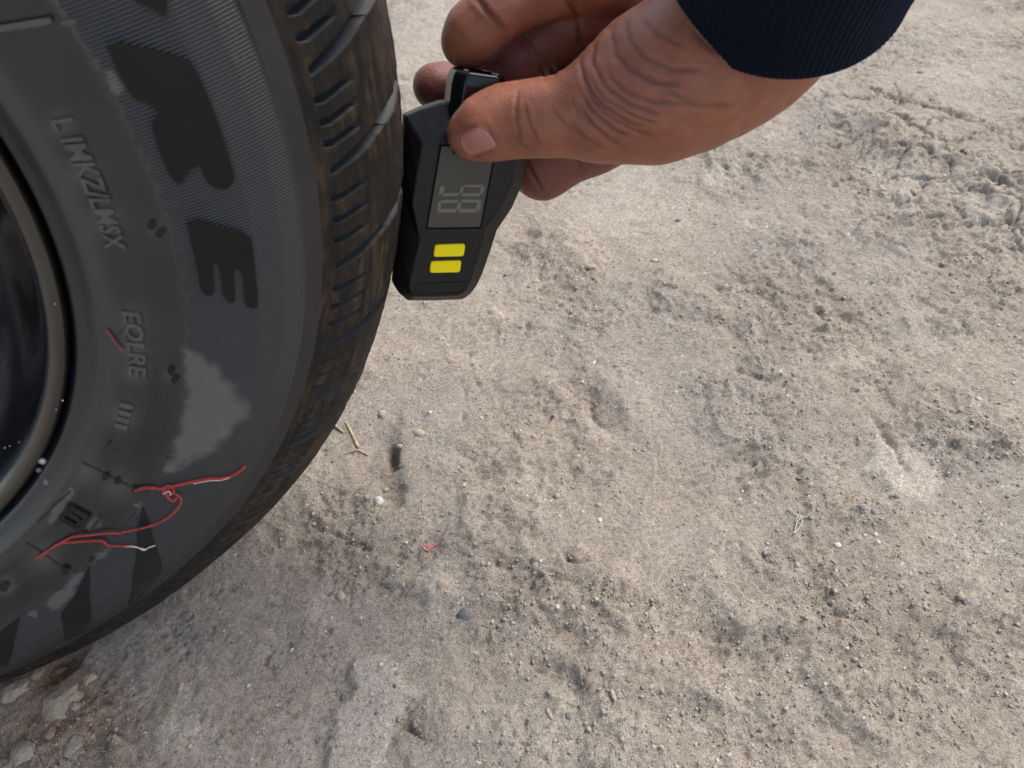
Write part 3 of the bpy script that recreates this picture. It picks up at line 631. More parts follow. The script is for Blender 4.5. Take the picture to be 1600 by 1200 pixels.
def plate(name, px, h0, h1, mat, rad=.0015, inset=.0004, par=None):
    P = rounded([gl(*p, h1)[:2] for p in px], rad); c = P.mean(0); Q = []
    n = len(P); T = np.roll(P, -1, 0) - np.roll(P, 1, 0); nn = np.stack([T[:, 1], -T[:, 0]], -1); nn /= np.linalg.norm(nn, axis=1)[:, None]
    if np.sum(nn * (P - c)) < 0: nn = -nn
    rings = [np.c_[P, np.full(n, h0)], np.c_[P, np.full(n, h1 - inset)], np.c_[P - nn * inset * .35, np.full(n, h1 - inset * .3)], np.c_[P - nn * inset, np.full(n, h1)]]
    V = gw(np.vstack(rings)); Fc = []
    for k in range(3):
        for i in range(n): Fc.append((k * n + i, k * n + (i + 1) % n, (k + 1) * n + (i + 1) % n, (k + 1) * n + i))
    Fc.append(tuple(range(3 * n, 4 * n)))
    o = mesh_obj(name, V, Fc, mat, None, False); return part(o, par or gauge)
lcd_o = plate('screen', [(690, 228), (774, 231), (750.5, 355), (668, 356)], -.0015, -.0009, MAT_LCD, .001, .0002)
lcd_o['label'] = 'grey brown liquid crystal screen'
plate('button', [(680, 383), (727.5, 381.5), (725, 401), (677.5, 402)], -.0005, .0012, MAT_BTN, .0013, .0005)
plate('button', [(673.5, 409), (721.5, 407.5), (719, 426), (671.5, 427)], -.0005, .0012, MAT_BTN, .0013, .0005)
lp = [(651, 444), (728, 440), (723, 458), (649, 460)]
for i in range(4):
    a, b = np.array(lp[i], float), np.array(lp[(i + 1) % 4], float); c = np.mean(lp, 0); k = .96 if i % 2 == 0 else .985
    ia, ib = c + (a - c) * np.array([.985, .90]), c + (b - c) * np.array([.985, .90])
    plate('label_frame', [tuple(a), tuple(b), tuple(ib), tuple(ia)], -.0003, .0003, MAT_BODY, .0001, .0001)
# screen digits: seven-segment figures lying sideways (crop coordinates / 6.667 + origin)
def cp(pts): return [(640 + a / 6.667, 200 + b / 6.667) for a, b in pts]
digit_hi = [[(318, 606), (352, 604), (368, 622), (352, 676), (330, 690), (304, 700)], [(346, 690), (368, 678), (500, 676), (520, 690), (498, 708), (335, 712)], [(536, 612), (556, 606), (566, 626), (552, 672), (534, 690), (520, 672)],
            [(560, 598), (576, 592), (776, 592), (752, 616), (588, 618)], [(776, 604), (780, 612), (766, 676), (748, 690), (730, 676), (744, 624)], [(550, 690), (568, 680), (726, 678), (744, 692), (722, 712), (546, 712)]]
digit_lo = [[(300, 764), (330, 782), (326, 838), (290, 874), (284, 862)], [(316, 752), (500, 746), (516, 756), (490, 780), (338, 782)], [(516, 772), (534, 780), (538, 800), (524, 846), (506, 858), (490, 842), (498, 796)],
            [(536, 746), (746, 746), (752, 754), (726, 776), (548, 778)], [(750, 764), (738, 836), (716, 866), (690, 842), (698, 794)], [(330, 842), (484, 842), (496, 866), (480, 880), (292, 882)], [(520, 850), (536, 840), (684, 842), (706, 874), (694, 880), (514, 882)]]
for dg_ in (digit_hi, digit_lo):
    Vs = []; Fs = []
    for seg in dg_:
        P = np.array([gl(*p, -.00075) for p in cp(seg)]); c = P.mean(0); P = c + (P - c) * 1.0; b = len(Vs); n = len(P)
        Vs += list(P) + list(P - np.array([0, 0, .0004])); Fs.append(tuple(range(b, b + n)))
        for i in range(n): Fs.append((b + i, b + (i + 1) % n, b + n + (i + 1) % n, b + n + i))
    o = mesh_obj('screen_digit', gw(np.array(Vs)), Fs, MAT_SEG, None, False)
    o.parent = lcd_o; o.matrix_parent_inverse = Matrix.Identity(4)
# knob standing out of the top edge
kc = gl(737, 190, -.009); kl = .0215                                  # centre of knob root, length along -v
def oct_ring(w_, d_, ch, v, du=0, dh=0):
    return np.array([(kc[0] + du + sx * a, v, kc[2] + dh + sz * b) for sx, sz, a, b in [(1, 1, w_ - ch, d_), (1, 1, w_, d_ - ch), (1, -1, w_, d_ - ch), (1, -1, w_ - ch, d_), (-1, -1, w_ - ch, d_), (-1, -1, w_, d_ - ch), (-1, 1, w_, d_ - ch), (-1, 1, w_ - ch, d_)]])
vt = gl(736, 109, -.010)[1]
v0 = kc[1] + .012
ks = [(.0112, .0095, .0040, v0), (.0112, .0095, .0040, vt + .005), (.0104, .0090, .0042, vt + .0012), (.0096, .0084, .0040, vt), (.0070, .0062, .0028, vt), (.0062, .0055, .0026, vt + .0014)]
RW = [oct_ring(*k) for k in ks]
V = np.vstack(RW); Fc = []
for k in range(len(ks) - 1):
    for i in range(8): Fc.append((k * 8 + i, k * 8 + (i + 1) % 8, (k + 1) * 8 + (i + 1) % 8, (k + 1) * 8 + i))
Fc.append(tuple(range(len(V) - 8, len(V)))); Fc.append(tuple(range(7, -1, -1)))
knob = mesh_obj('knob', gw(V), Fc, MAT_KNOB, None, False); part(knob, gauge)
bv = knob.modifiers.new('edge', 'BEVEL'); bv.width = .0012; bv.segments = 3; bv.limit_method = 'ANGLE'; bv.angle_limit = R_(20)
knob['label'] = 'glossy black faceted knob at the gauge top'
for su in (-1, 1):
    t = np.linspace(0, 2 * np.pi, 15)[:-1]; P = np.array([(kc[0] + su * .0062 + .0010 * math.cos(q), vt - .0003, kc[2] + .0052 + .0010 * math.sin(q)) for q in t]); Pb = P + np.array([0, .0012, 0])
    V = np.vstack([P, Pb]); n = len(t); o = mesh_obj('contact_pin', gw(V), [tuple(range(n))] + [(i, (i + 1) % n, n + (i + 1) % n, n + i) for i in range(n)], MAT_METAL, None, False); part(o, gauge)

# ================================================================== hand (one continuous skin surface from a distance field)
def J(px, py, d, r): return (np.array([(px - 800) / F * d, (py - 600) / F * d, d]), r * d / F)
VX = .00075
lo = np.array([-.055, -.215, .225]); hi = np.array([.125, -.065, .385])
nX = [int((b - a) / VX) for a, b in zip(lo, hi)]
ax = [lo[i] + VX * np.arange(nX[i]) for i in range(3)]
BIG = .05
def rcone(f, a, b, k, sq=1.0):
    """smooth-union a round cone a->b into field f, only inside its own box."""
    (pa, ra), (pb, rb) = a, b; mrg = max(ra, rb) + .008
    sl = []
    for i in range(3):
        l = min(pa[i], pb[i]) - mrg; h = max(pa[i], pb[i]) + mrg
        sl.append(slice(max(0, int((l - lo[i]) / VX)), min(nX[i], max(0, int((h - lo[i]) / VX) + 2))))
    if any(s.stop <= s.start for s in sl): return
    Xs, Ys, Zs = np.meshgrid(ax[0][sl[0]], ax[1][sl[1]], ax[2][sl[2]], indexing='ij', sparse=True)
    e = pb - pa; L2 = e @ e
    t = np.clip(((Xs - pa[0]) * e[0] + (Ys - pa[1]) * e[1] + (Zs - pa[2]) * e[2]) / L2, 0, 1)
    d = np.sqrt((Xs - pa[0] - t * e[0]) ** 2 + (Ys - pa[1] - t * e[1]) ** 2 + ((Zs - pa[2] - t * e[2]) * sq) ** 2) - (ra + (rb - ra) * t)
    v = f[sl[0], sl[1], sl[2]]
    if k <= 0: f[sl[0], sl[1], sl[2]] = np.minimum(v, d)
    else:
        h = np.clip(.5 + .5 * (v - d) / k, 0, 1); f[sl[0], sl[1], sl[2]] = (v * (1 - h) + d * h - k * h * (1 - h)).astype(np.float32)
def chainf(f, js, k):
    for a, b in zip(js[:-1], js[1:]): rcone(f, a, b, k)
fd = front_depth
thumb = [J(733, 212, fd(733, 212) - .0085, 31), J(752, 203, fd(752, 203) - .0105, 43), J(790, 190, .2985, 50), J(835, 185, .2965, 50), J(868, 184, .2945, 52), J(930, 178, .2915, 62), J(1005, 150, .288, 92)]
palm_j = [J(1005, 140, .292, 98), J(1075, 112, .292, 108), J(1150, 62, .296, 116), J(1205, 10, .290, 112)]
fj = J(1205, 10, .290, 112); fore = [fj, (fj[0] + .05 * np.array([-.10, -.30, -.95]), fj[1] * 1.02)]
index = [J(1000, 160, .334, 62), J(930, 215, .343, 52), J(848, 262, .350, 46), J(768, 205, .352, 43), J(722, 152, .347, 41), J(690, 138, .342, 36), J(676, 134, .339, 30)]
middle = [J(1010, 70, .334, 58), J(892, 32, .318, 46), J(806, 96, .331, 44), J(765, 124, .336, 42), J(738, 150, .339, 34)]
ring_f = [J(1015, 0, .328, 54), J(872, -26, .300, 45), J(776, 16, .302, 43), J(741, 50, .306, 43), J(728, 68, .309, 38)]
little = [J(1040, -70, .318, 50), J(920, -115, .300, 40), J(845, -95, .300, 37), J(800, -70, .303, 30)]
palm = np.full(nX, BIG, np.float32)
chainf(palm, palm_j, .014); rcone(palm, fore[0], fore[1], .012)
for j in (index[0], middle[0], ring_f[0], little[0]): rcone(palm, (j[0], j[1] * .95), J(1150, 50, .304, 88), .012)
rcone(palm, index[0], middle[0], .01); rcone(palm, middle[0], ring_f[0], .01); rcone(palm, ring_f[0], little[0], .01)
rcone(palm, J(885, 112, .342, 36), J(1000, 110, .336, 55), .008)
rcone(palm, J(960, 190, .312, 50), index[0], .010)                    # web between thumb and index
total = palm.copy()
for js, kk, kj in ((thumb, .007, .016), (index, .005, .010), (middle, .005, .008), (ring_f, .005, .008), (little, .005, .008)):
    ff = np.full(nX, BIG, np.float32); chainf(ff, js, kk)
    h = np.clip(.5 + .5 * (palm - ff) / kj, 0, 1); u = palm * (1 - h) + ff * h - kj * h * (1 - h)
    h = np.clip(.5 + .5 * (total - u) / .0012, 0, 1); total = total * (1 - h) + u * h - .0012 * h * (1 - h)
    del ff, u, h
# surface nets
def surface_nets(f):
    s = f < 0
    cell = np.zeros(tuple(n - 1 for n in f.shape), np.uint8)
    for dx in (0, 1):
        for dy in (0, 1):
            for dz in (0, 1): cell += s[dx:f.shape[0] - 1 + dx, dy:f.shape[1] - 1 + dy, dz:f.shape[2] - 1 + dz]
    act = np.argwhere((cell > 0) & (cell < 8)); nid = np.full(cell.shape, -1, np.int64); nid[tuple(act.T)] = np.arange(len(act))
    acc = np.zeros((len(act), 3)); cnt = np.zeros(len(act))
    cor = [(a, b, c) for a in (0, 1) for b in (0, 1) for c in (0, 1)]
    val = {c: f[tuple((act + np.array(c)).T)].astype(float) for c in cor}
    for c in cor:
        for axi in range(3):
            if c[axi] == 0:
                e = list(c); e[axi] = 1; e = tuple(e); v0, v1 = val[c], val[e]; m = (v0 < 0) != (v1 < 0)
                t = np.where(m, v0 / np.where(m, v0 - v1, 1), 0); p = np.tile(np.array(c, float), (len(act), 1)); p[:, axi] += t
                acc += p * m[:, None]; cnt += m
    V = act + acc / cnt[:, None]; Q = []
    for axi in range(3):
        s0 = np.take(s, np.arange(f.shape[axi] - 1), axi); s1 = np.take(s, np.arange(1, f.shape[axi]), axi)
        e = np.argwhere(s0 != s1); b, c = [i for i in range(3) if i != axi]
        ok = (e[:, b] > 0) & (e[:, c] > 0) & (e[:, b] < f.shape[b] - 1) & (e[:, c] < f.shape[c] - 1); e = e[ok]
        fl = s0[tuple(e.T)]
        def g(db, dc):
            q = e.copy(); q[:, b] -= db; q[:, c] -= dc; return nid[tuple(q.T)]
        quad = np.stack([g(0, 0), g(1, 0), g(1, 1), g(0, 1)], -1)
        if axi == 1: quad = quad[:, ::-1]
        quad[~fl] = quad[~fl][:, ::-1]; Q.append(quad)
    return V, np.vstack(Q)
HV, HQ = surface_nets(total)
HV = lo + HV * VX
E2 = np.unique(np.sort(np.vstack([HQ[:, [0, 1]], HQ[:, [1, 2]], HQ[:, [2, 3]], HQ[:, [3, 0]]]), 1), axis=0)
deg = np.bincount(E2.ravel(), minlength=len(HV))[:, None]
def lap(V):
    s = np.zeros_like(V)
    for k in range(V.shape[1]): s[:, k] = np.bincount(E2[:, 0], V[E2[:, 1], k], len(V)) + np.bincount(E2[:, 1], V[E2[:, 0], k], len(V))
    return s / deg
for _ in range(6): HV = HV + .5 * (lap(HV) - HV)
def vnorm(V, Q):
    n = np.cross(V[Q[:, 2]] - V[Q[:, 0]], V[Q[:, 3]] - V[Q[:, 1]]); o = np.zeros_like(V)
    for k in range(4):
        for c in range(3): o[:, c] += np.bincount(Q[:, k], n[:, c], len(V))
    return o / (np.linalg.norm(o, axis=1)[:, None] + 1e-12)
NV = vnorm(HV, HQ)
hp = np.stack([800 + F * HV[:, 0] / HV[:, 2], 600 + F * HV[:, 1] / HV[:, 2]], -1)
facing = -(NV * HV).sum(1) / np.linalg.norm(HV, axis=1)
disp = np.zeros(len(HV)); crease_m = np.zeros(len(HV))
def crease(line, depth, wpx, dmin=0, dmax=1, ridge=.30):
    """skin fold: a furrow with a soft swelling on both sides."""
    depth *= .78; wpx *= .72
    global disp, crease_m
    Q = hp + np.stack([1.5 * perlin(hp[:, 0] / 14, hp[:, 1] / 14, 3), 1.5 * perlin(hp[:, 0] / 14, hp[:, 1] / 14, 4)], -1)
    d, s = sdline(Q, line); m = (HV[:, 2] > dmin) & (HV[:, 2] < dmax) & (facing > -.1)
    e = np.minimum(np.hypot(*(hp - np.array(line[0])).T), np.hypot(*(hp - np.array(line[-1])).T)); tp = sstep(-2, 16, e)
    g = np.exp(-(d / wpx) ** 2) * m * tp
    disp -= depth * g; disp += ridge * depth * np.exp(-((d - 2.3 * wpx) / (1.5 * wpx)) ** 2) * m * tp
    crease_m = np.maximum(crease_m, g)
T0 = .315
for ln, dp, wd in [([(905, 92), (915, 130), (938, 162), (975, 188), (1010, 202)], .0007, 4.5), ([(912, 128), (928, 160), (955, 184), (990, 203), (1022, 214)], .0006, 4), ([(908, 145), (925, 175), (955, 200), (985, 216)], .0006, 4), ([(905, 165), (925, 195), (950, 217), (975, 230)], .0005, 4),
                   ([(930, 60), (925, 95), (945, 135), (985, 165), (1035, 182)], .0006, 5), ([(955, 45), (962, 85), (985, 110), (1025, 128), (1070, 132)], .0006, 6), ([(975, 25), (985, 65), (1010, 92), (1050, 108), (1100, 110)], .0004, 6), ([(945, 110), (975, 142), (1020, 160), (1080, 162)], .0005, 5),
                   ([(1000, 30), (1030, 55), (1070, 72)], .0004, 6), ([(810, 140), (806, 165), (808, 195), (815, 228)], .0005, 4), ([(818, 160), (828, 195), (845, 230)], .0004, 3.5), ([(800, 205), (812, 225), (835, 236)], .0004, 3), ([(860, 165), (885, 195), (925, 225)], .00025, 3),
                   ([(885, 185), (915, 215), (950, 235)], .0003, 3), ([(890, 150), (905, 178), (935, 206)], .0003, 3), ([(1040, 140), (1085, 165), (1150, 165)], .0003, 6), ([(1075, 40), (1110, 75), (1160, 95)], .0003, 7), ([(920, 120), (945, 155), (985, 178), (1030, 196)], .0004, 3.5)]:
    crease(ln, dp, wd, 0, T0)
for ln in ([(756, 196), (768, 208), (778, 229)], [(718, 206), (735, 198), (754, 196)], [(733, 248), (752, 243), (774, 233)]): crease(ln, .0006, 4, 0, T0)
for ln, dp, wd in [([(742, -5), (758, 15), (775, 32), (792, 52)], .0012, 5), ([(806, 55), (818, 72), (832, 96)], .0009, 4), ([(814, 50), (827, 70), (842, 94)], .0008, 4), ([(895, 5), (905, 40), (910, 75)], .0008, 6), ([(862, -25), (885, 0), (905, 25)], .0008, 6), ([(822, 255), (836, 280), (852, 305)], .0009, 4), ([(900, 245), (908, 262), (920, 275)], .0006, 4), ([(700, 115), (706, 140)], .0004, 4), ([(842, 98), (850, 115), (853, 132)], .0007, 4), ([(858, 95), (866, 112), (868, 130)], .0007, 4)]:
    crease(ln, dp, wd, .285, 1)
fine_s = fbm(hp[:, 0], hp[:, 1], 16, 3, 8)
HV2 = HV + NV * (disp + .00012 * fine_s)[:, None]
hbase = cam2world(np.array([[.09, -.14, .28]]))[0]
person = empty('person', tuple(hbase)); tag(person, 'bare hand in a navy blue sleeve pressing the gauge between thumb and fingers', 'person')
def mat_skin():
    m, nt, p = new_mat('skin'); c = attr_node(nt, 'tint').outputs['Color']
    n = noise_node(nt, 120, 5, .6); n2 = noise_node(nt, 1500, 3, .6)
    v = nd(nt, 'ShaderNodeTexVoronoi'); v.inputs['Scale'].default_value = 1000; v.feature = 'DISTANCE_TO_EDGE'; tc = nd(nt, 'ShaderNodeTexCoord'); lk(nt, tc.outputs['Object'], v.inputs['Vector'])
    c = mixc(nt, .6, c, ramp(nt, n.outputs[0], [(.3, (.33, .30, .31)), (.7, (.65, .65, .64))]).outputs[0], 'OVERLAY')
    lk(nt, c, p.inputs['Base Color']); p.inputs['Subsurface Weight'].default_value = .18; p.inputs['Subsurface Radius'].default_value = (1, .35, .2); p.inputs['Subsurface Scale'].default_value = .003
    lk(nt, mathn(nt, 'MULTIPLY_ADD', n.outputs[0], .25, .32), p.inputs['Roughness']); p.inputs['Specular IOR Level'].default_value = .42
    b1 = bump(nt, v.outputs['Distance'], .5, .0004); n4 = noise_node(nt, 330, 6, .68); b0 = bump(nt, n4.outputs[0], .45, .0009, b1); b2 = bump(nt, n2.outputs[0], .22, .0004, b0); lk(nt, b2, p.inputs['Normal']); return m
hand = mesh_obj('hand', cam2world(HV2), HQ, mat_skin()); part(hand, person)
hand['label'] = 'brown skinned hand with creased thumb base and curled fingers'
tan = np.array([.290, .104, .058]); pink = np.array([.180, .056, .038]); dark = np.array([.075, .028, .018]); red = np.array([.250, .066, .026])
kf = sstep(.297, .312, HV[:, 2])                                       # fingers and palm pinker; shade from thumb and hand darkens this colour too
Tn = tan[None] * (1 - kf)[:, None] + pink[None] * kf[:, None]
def mixs(T, c, k): k = np.clip(k, 0, 1)[:, None]; return T * (1 - k) + c[None] * k
front = (HV[:, 2] < T0)
Tn = mixs(Tn, red, .55 * np.exp(-(((hp[:, 0] - 785) / 38) ** 2 + ((hp[:, 1] - 195) / 30) ** 2)) * front)
Tn = mixs(Tn, np.array([.34, .15, .095]), .5 * np.exp(-(((hp[:, 0] - 722) / 25) ** 2 + ((hp[:, 1] - 228) / 25) ** 2)) * front)
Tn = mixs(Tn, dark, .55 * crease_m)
Tn = Tn * (1 + .12 * fbm(hp[:, 0], hp[:, 1], 60, 3, 12))[:, None]
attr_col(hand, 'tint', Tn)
# thumb nail: laid on the finished skin surface
fsel = np.where(front & (facing > .05) & (hp[:, 0] > 690) & (hp[:, 0] < 830) & (hp[:, 1] > 160) & (hp[:, 1] < 270))[0]
def skin_depth(px, py):
    d = np.hypot(hp[fsel, 0] - px, hp[fsel, 1] - py); o = np.argsort(d)[:8]; wgt = 1 / (d[o] + .4) ** 2
    return (HV2[fsel[o], 2] * wgt).sum() / wgt.sum()
nail_c = [[(719, 213), (725, 207), (736, 202), (746, 200), (751, 202)], [(718, 222), (726, 215), (740, 209), (755, 205), (761, 207)], [(722, 232), (732, 225), (746, 219), (762, 214), (769, 216)], [(728, 240), (738, 235), (752, 229), (768, 224), (775, 226)], [(739, 243), (747, 241), (758, 237), (767, 233), (771, 231)]]
NG = np.array(nail_c, float)
def up2(Gd):
    for axn in (0, 1):
        n = Gd.shape[axn]; Gd = np.stack([np.take(Gd, np.clip(np.floor(t).astype(int), 0, n - 2), axn) * (1 - (t - min(math.floor(t), n - 2))) + np.take(Gd, np.clip(int(math.floor(t)) + 1, 1, n - 1), axn) * (t - min(math.floor(t), n - 2)) for t in np.linspace(0, n - 1, 3 * (n - 1) + 1)], axn)
    return Gd
NG = up2(NG); na, nb = NG.shape[:2]
ND = np.array([[skin_depth(*NG[i, j]) for j in range(nb)] for i in range(na)])
for _ in range(6):
    Pd = np.pad(ND, 1, mode='edge'); ND = (Pd[:-2, 1:-1] + Pd[2:, 1:-1] + Pd[1:-1, :-2] + Pd[1:-1, 2:] + 2 * ND) / 6
uu, vv = np.meshgrid(np.linspace(-1, 1, nb), np.linspace(-1, 1, na)); lift = .0006 * (1 - .9 * np.clip(np.maximum(np.abs(uu), np.abs(vv)), 0, 1) ** 6) - .00015
NP = np.stack([(NG[..., 0] - 800) / F * (ND - lift), (NG[..., 1] - 600) / F * (ND - lift), ND - lift], -1)
ni = np.arange(na * nb).reshape(na, nb); NF = np.stack([ni[:-1, :-1], ni[:-1, 1:], ni[1:, 1:], ni[1:, :-1]], -1).reshape(-1, 4)
def mat_nail():
    m, nt, p = new_mat('nail'); c = attr_node(nt, 'tint').outputs['Color']; lk(nt, c, p.inputs['Base Color']); p.inputs['Roughness'].default_value = .36; p.inputs['Subsurface Weight'].default_value = .15; p.inputs['Subsurface Scale'].default_value = .002; return m
nail = mesh_obj('thumb_nail', cam2world(NP.reshape(-1, 3)), NF[:, ::-1], mat_nail()); part(nail, hand)
nail.matrix_parent_inverse = Matrix.Identity(4)
sm = nail.modifiers.new('thick', 'SOLIDIFY'); sm.thickness = .0007; sm.offset = -1
nt_ = np.tile(np.array([.40, .150, .120]), (na * nb, 1)); lun = sstep(.72, .95, uu).ravel()[:, None]; nt_ = nt_ * (1 - .55 * lun) + np.array([.60, .42, .36]) * .55 * lun
tipf = sstep(-.5, -1, uu).ravel()[:, None]; nt_ = nt_ * (1 - .5 * tipf) + np.array([.50, .32, .22]) * .5 * tipf
attr_col(nail, 'tint', nt_)

# sleeve: knitted tube running from the wrist up past the viewer
def mat_sleeve():
    m, nt, p = new_mat('navy_knit'); n = noise_node(nt, 900, 4, .7); n2 = noise_node(nt, 40, 3, .5)
    lk(nt, ramp(nt, n2.outputs[0], [(.3, (.0030, .0044, .0098)), (.7, (.0052, .0076, .0165))]).outputs[0], p.inputs['Base Color'])
    p.inputs['Roughness'].default_value = .95; p.inputs['Specular IOR Level'].default_value = .1
    p.inputs['Sheen Weight'].default_value = .12; p.inputs['Sheen Roughness'].default_value = .4; p.inputs['Sheen Tint'].default_value = (.10, .18, .42, 1)
    st = attr_node(nt, 'arc').outputs['Vector']; sp = nd(nt, 'ShaderNodeSeparateXYZ'); lk(nt, st, sp.inputs[0])
    s = mathn(nt, 'SINE', mathn(nt, 'MULTIPLY', sp.outputs[0], 2 * math.pi / .0022)); s2 = mathn(nt, 'SINE', mathn(nt, 'MULTIPLY', sp.outputs[1], 2 * math.pi / .0014))
    b1 = bump(nt, mathn(nt, 'MULTIPLY_ADD', s2, .3, s), .6, .0005); lk(nt, bump(nt, n.outputs[0], .5, .0008, b1), p.inputs['Normal']); return m
hc = np.array([(1232 - 800) / F * .272, (-27 - 600) / F * .272, .272]); adir = np.array([-.10, -.30, -.95]); adir /= np.linalg.norm(adir)
e1 = np.cross(adir, [0, 0, 1.0]); e1 /= np.linalg.norm(e1); e2 = np.cross(adir, e1)
nS, nL = 240, 90; tt = np.linspace(0, 2 * np.pi, nS + 1)[:-1]; ll = np.r_[.012, .004, -.0002, -.0012, -.0005, np.linspace(.0015, .34, nL - 5)]
Vs = []; ar = []
for k, l in enumerate(ll):
    r0 = .0405 + .010 * sstep(.0, .09, l) + .008 * sstep(.08, .3, l)
    if k == 0: r0 -= .0035
    elif k == 1: r0 -= .003
    elif k == 2: r0 -= .0022
    elif k == 3: r0 -= .001
    wv = .0012 * np.sin(3 * tt + 14 * l) * sstep(0, .05, l) + .0016 * np.array([mnoise.noise(Vector((math.cos(q) * 2, math.sin(q) * 2, l * 28))) for q in tt]) * sstep(-.002, .06, l)
    wv = wv + .00018 * np.sin(tt * 118) * (1 - sstep(.05, .07, l)) - .0016 * np.exp(-((l - .062) / .004) ** 2)
    rr_ = r0 + wv; Vs.append(hc + adir * l + rr_[:, None] * (np.cos(tt)[:, None] * e1 * 1.02 + np.sin(tt)[:, None] * e2)); ar.append(np.stack([tt * .042, np.full(nS, l), 0 * tt], -1))
Vs = np.vstack(Vs); i = np.arange(len(ll) * nS).reshape(len(ll), nS); j = np.roll(i, -1, 1)
Fs = np.stack([i[:-1], j[:-1], j[1:], i[1:]], -1).reshape(-1, 4)
sl = mesh_obj('sleeve', cam2world(Vs), Fs, mat_sleeve()); part(sl, person); sl['label'] = 'dark navy ribbed knit sleeve cuff'
a = sl.data.attributes.new('arc', 'FLOAT_VECTOR', 'POINT'); a.data.foreach_set('vector', np.vstack(ar).astype(np.float32).ravel())

# ================================================================== threads, straw, pebbles
def tube_mesh(paths, rads, ns=7):
    V = []; Fc = []
    for P, rad in zip(paths, rads):
        P = np.asarray(P); T = np.gradient(P, axis=0); T /= np.linalg.norm(T, axis=1)[:, None] + 1e-12; upv = np.array([.13, -.9, .4]); n1 = np.cross(T, upv); n1 /= np.linalg.norm(n1, axis=1)[:, None]; n2 = np.cross(T, n1)
        b = len(V); rad = np.broadcast_to(rad, len(P))
        for k in range(len(P)):
            for q in range(ns): V.append(P[k] + rad[k] * (math.cos(2 * math.pi * q / ns) * n1[k] + math.sin(2 * math.pi * q / ns) * n2[k]))
        for k in range(len(P) - 1):
            for q in range(ns): Fc.append((b + k * ns + q, b + k * ns + (q + 1) % ns, b + (k + 1) * ns + (q + 1) % ns, b + (k + 1) * ns + q))
        Fc.append(tuple(b + q for q in range(ns))[::-1]); Fc.append(tuple(b + (len(P) - 1) * ns + q for q in range(ns)))
    return np.array(V), Fc
def spline(P, n):
    P = np.asarray(P, float); m = len(P); t = np.linspace(0, m - 1, n); i = np.clip(np.floor(t).astype(int), 0, m - 2); u = (t - i)[:, None]
    p0 = P[np.clip(i - 1, 0, m - 1)]; p1 = P[i]; p2 = P[i + 1]; p3 = P[np.clip(i + 2, 0, m - 1)]
    return .5 * (2 * p1 + (p2 - p0) * u + (2 * p0 - 5 * p1 + 4 * p2 - p3) * u * u + (3 * p1 - p0 - 3 * p2 + p3) * u ** 3)
def on_tyre_path(pts, lift, n):
    q = hit_tyre([p[0] for p in pts], [p[1] for p in pts]); h = np.interp(np.linspace(0, 1, len(pts)), np.linspace(0, 1, len(lift)), lift)
    Q = spline(np.c_[q, h], n); return on_side(Q[:, 0], Q[:, 1], Q[:, 2])
def ply(P, rad, pitch, k, nply=2):                # twist plies about the path
    L = np.r_[0, np.cumsum(np.linalg.norm(np.diff(P, axis=0), axis=1))]; T = np.gradient(P, axis=0); T /= np.linalg.norm(T, axis=1)[:, None]
    n1 = np.cross(T, [.13, -.9, .4]); n1 /= np.linalg.norm(n1, axis=1)[:, None]; n2 = np.cross(T, n1); a = 2 * np.pi * (L / pitch + k / nply)
    return P + rad * (np.cos(a)[:, None] * n1 + np.sin(a)[:, None] * n2)
def mat_thread(name, col, col2=None):
    m, nt, p = new_mat(name); n = noise_node(nt, 700, 3, .6)
    k = attr_node(nt, 'fray').outputs['Fac']
    c = ramp(nt, n.outputs[0], [(.3, tuple(q * .6 for q in col)), (.7, tuple(min(1, q * 1.25) for q in col))]).outputs[0]
    c = mixc(nt, k, c, (.62, .60, .60)); lk(nt, c, p.inputs['Base Color']); p.inputs['Roughness'].default_value = .8; p.inputs['Sheen Weight'].default_value = .3
    lk(nt, bump(nt, n.outputs[0], .5, .0004), p.inputs['Normal']); return m
MAT_RED = mat_thread('red_thread', (.50, .026, .018))
strands = [([(211, 764), (232, 759), (250, 760), (285, 752), (320, 744), (350, 742), (368, 735), (381, 725)], [.0010, .0012, .0015, .0018, .0016, .0012], .00042),
           ([(252, 760), (262, 754), (271, 760), (264, 768), (254, 762), (262, 757)], [.0014, .0020, .0016], .00030),
           ([(262, 762), (276, 768), (282, 776), (276, 788), (262, 802), (240, 814), (210, 823), (180, 829), (145, 832), (115, 836), (95, 846), (75, 858), (60, 868)], [.0016, .0022, .0020, .0014, .0012, .0010], .00032),
           ([(275, 770), (270, 776), (262, 771), (258, 763)], [.0022, .0026, .0018], .0003),
           ([(58, 870), (72, 862), (88, 849), (102, 845), (130, 843), (160, 843), (172, 849), (195, 850)], [.0010, .0014, .0010, .0012], .00030)]
paths = []; rads = []; fr = []
for pts, lift, rad in strands:
    P = on_tyre_path(pts, lift, 26 * len(pts))
    for k in (0, 1): paths.append(ply(P, rad * .75, .0030, k)); rads.append(rad * .82); fr.append(np.zeros(len(P)) + (.55 if False else 0))
P = on_tyre_path([(193, 850), (205, 849), (215, 851), (224, 855), (232, 851), (242, 848)], [.0012, .0016, .0014], 80); paths.append(P); rads.append(.00028); fr.append(np.clip(np.linspace(0, 3, 80), 0, 1))
P = on_tyre_path([(196, 851), (208, 851), (218, 853), (227, 855)], [.0014, .001], 60); paths.append(P); rads.append(.00022); fr.append(np.clip(np.linspace(0, 3, 60), 0, 1))
P = on_tyre_path([(300, 749), (325, 744), (345, 743), (358, 740)], [.0024, .0026, .002], 60); paths.append(P); rads.append(.00022); fr.append(np.full(60, .7))
P = on_tyre_path([(254, 763), (262, 757), (266, 764)], [.003, .0036, .003], 30); paths.append(P); rads.append(.0003); fr.append(np.full(30, .7))
V, Fc = tube_mesh(paths, rads)
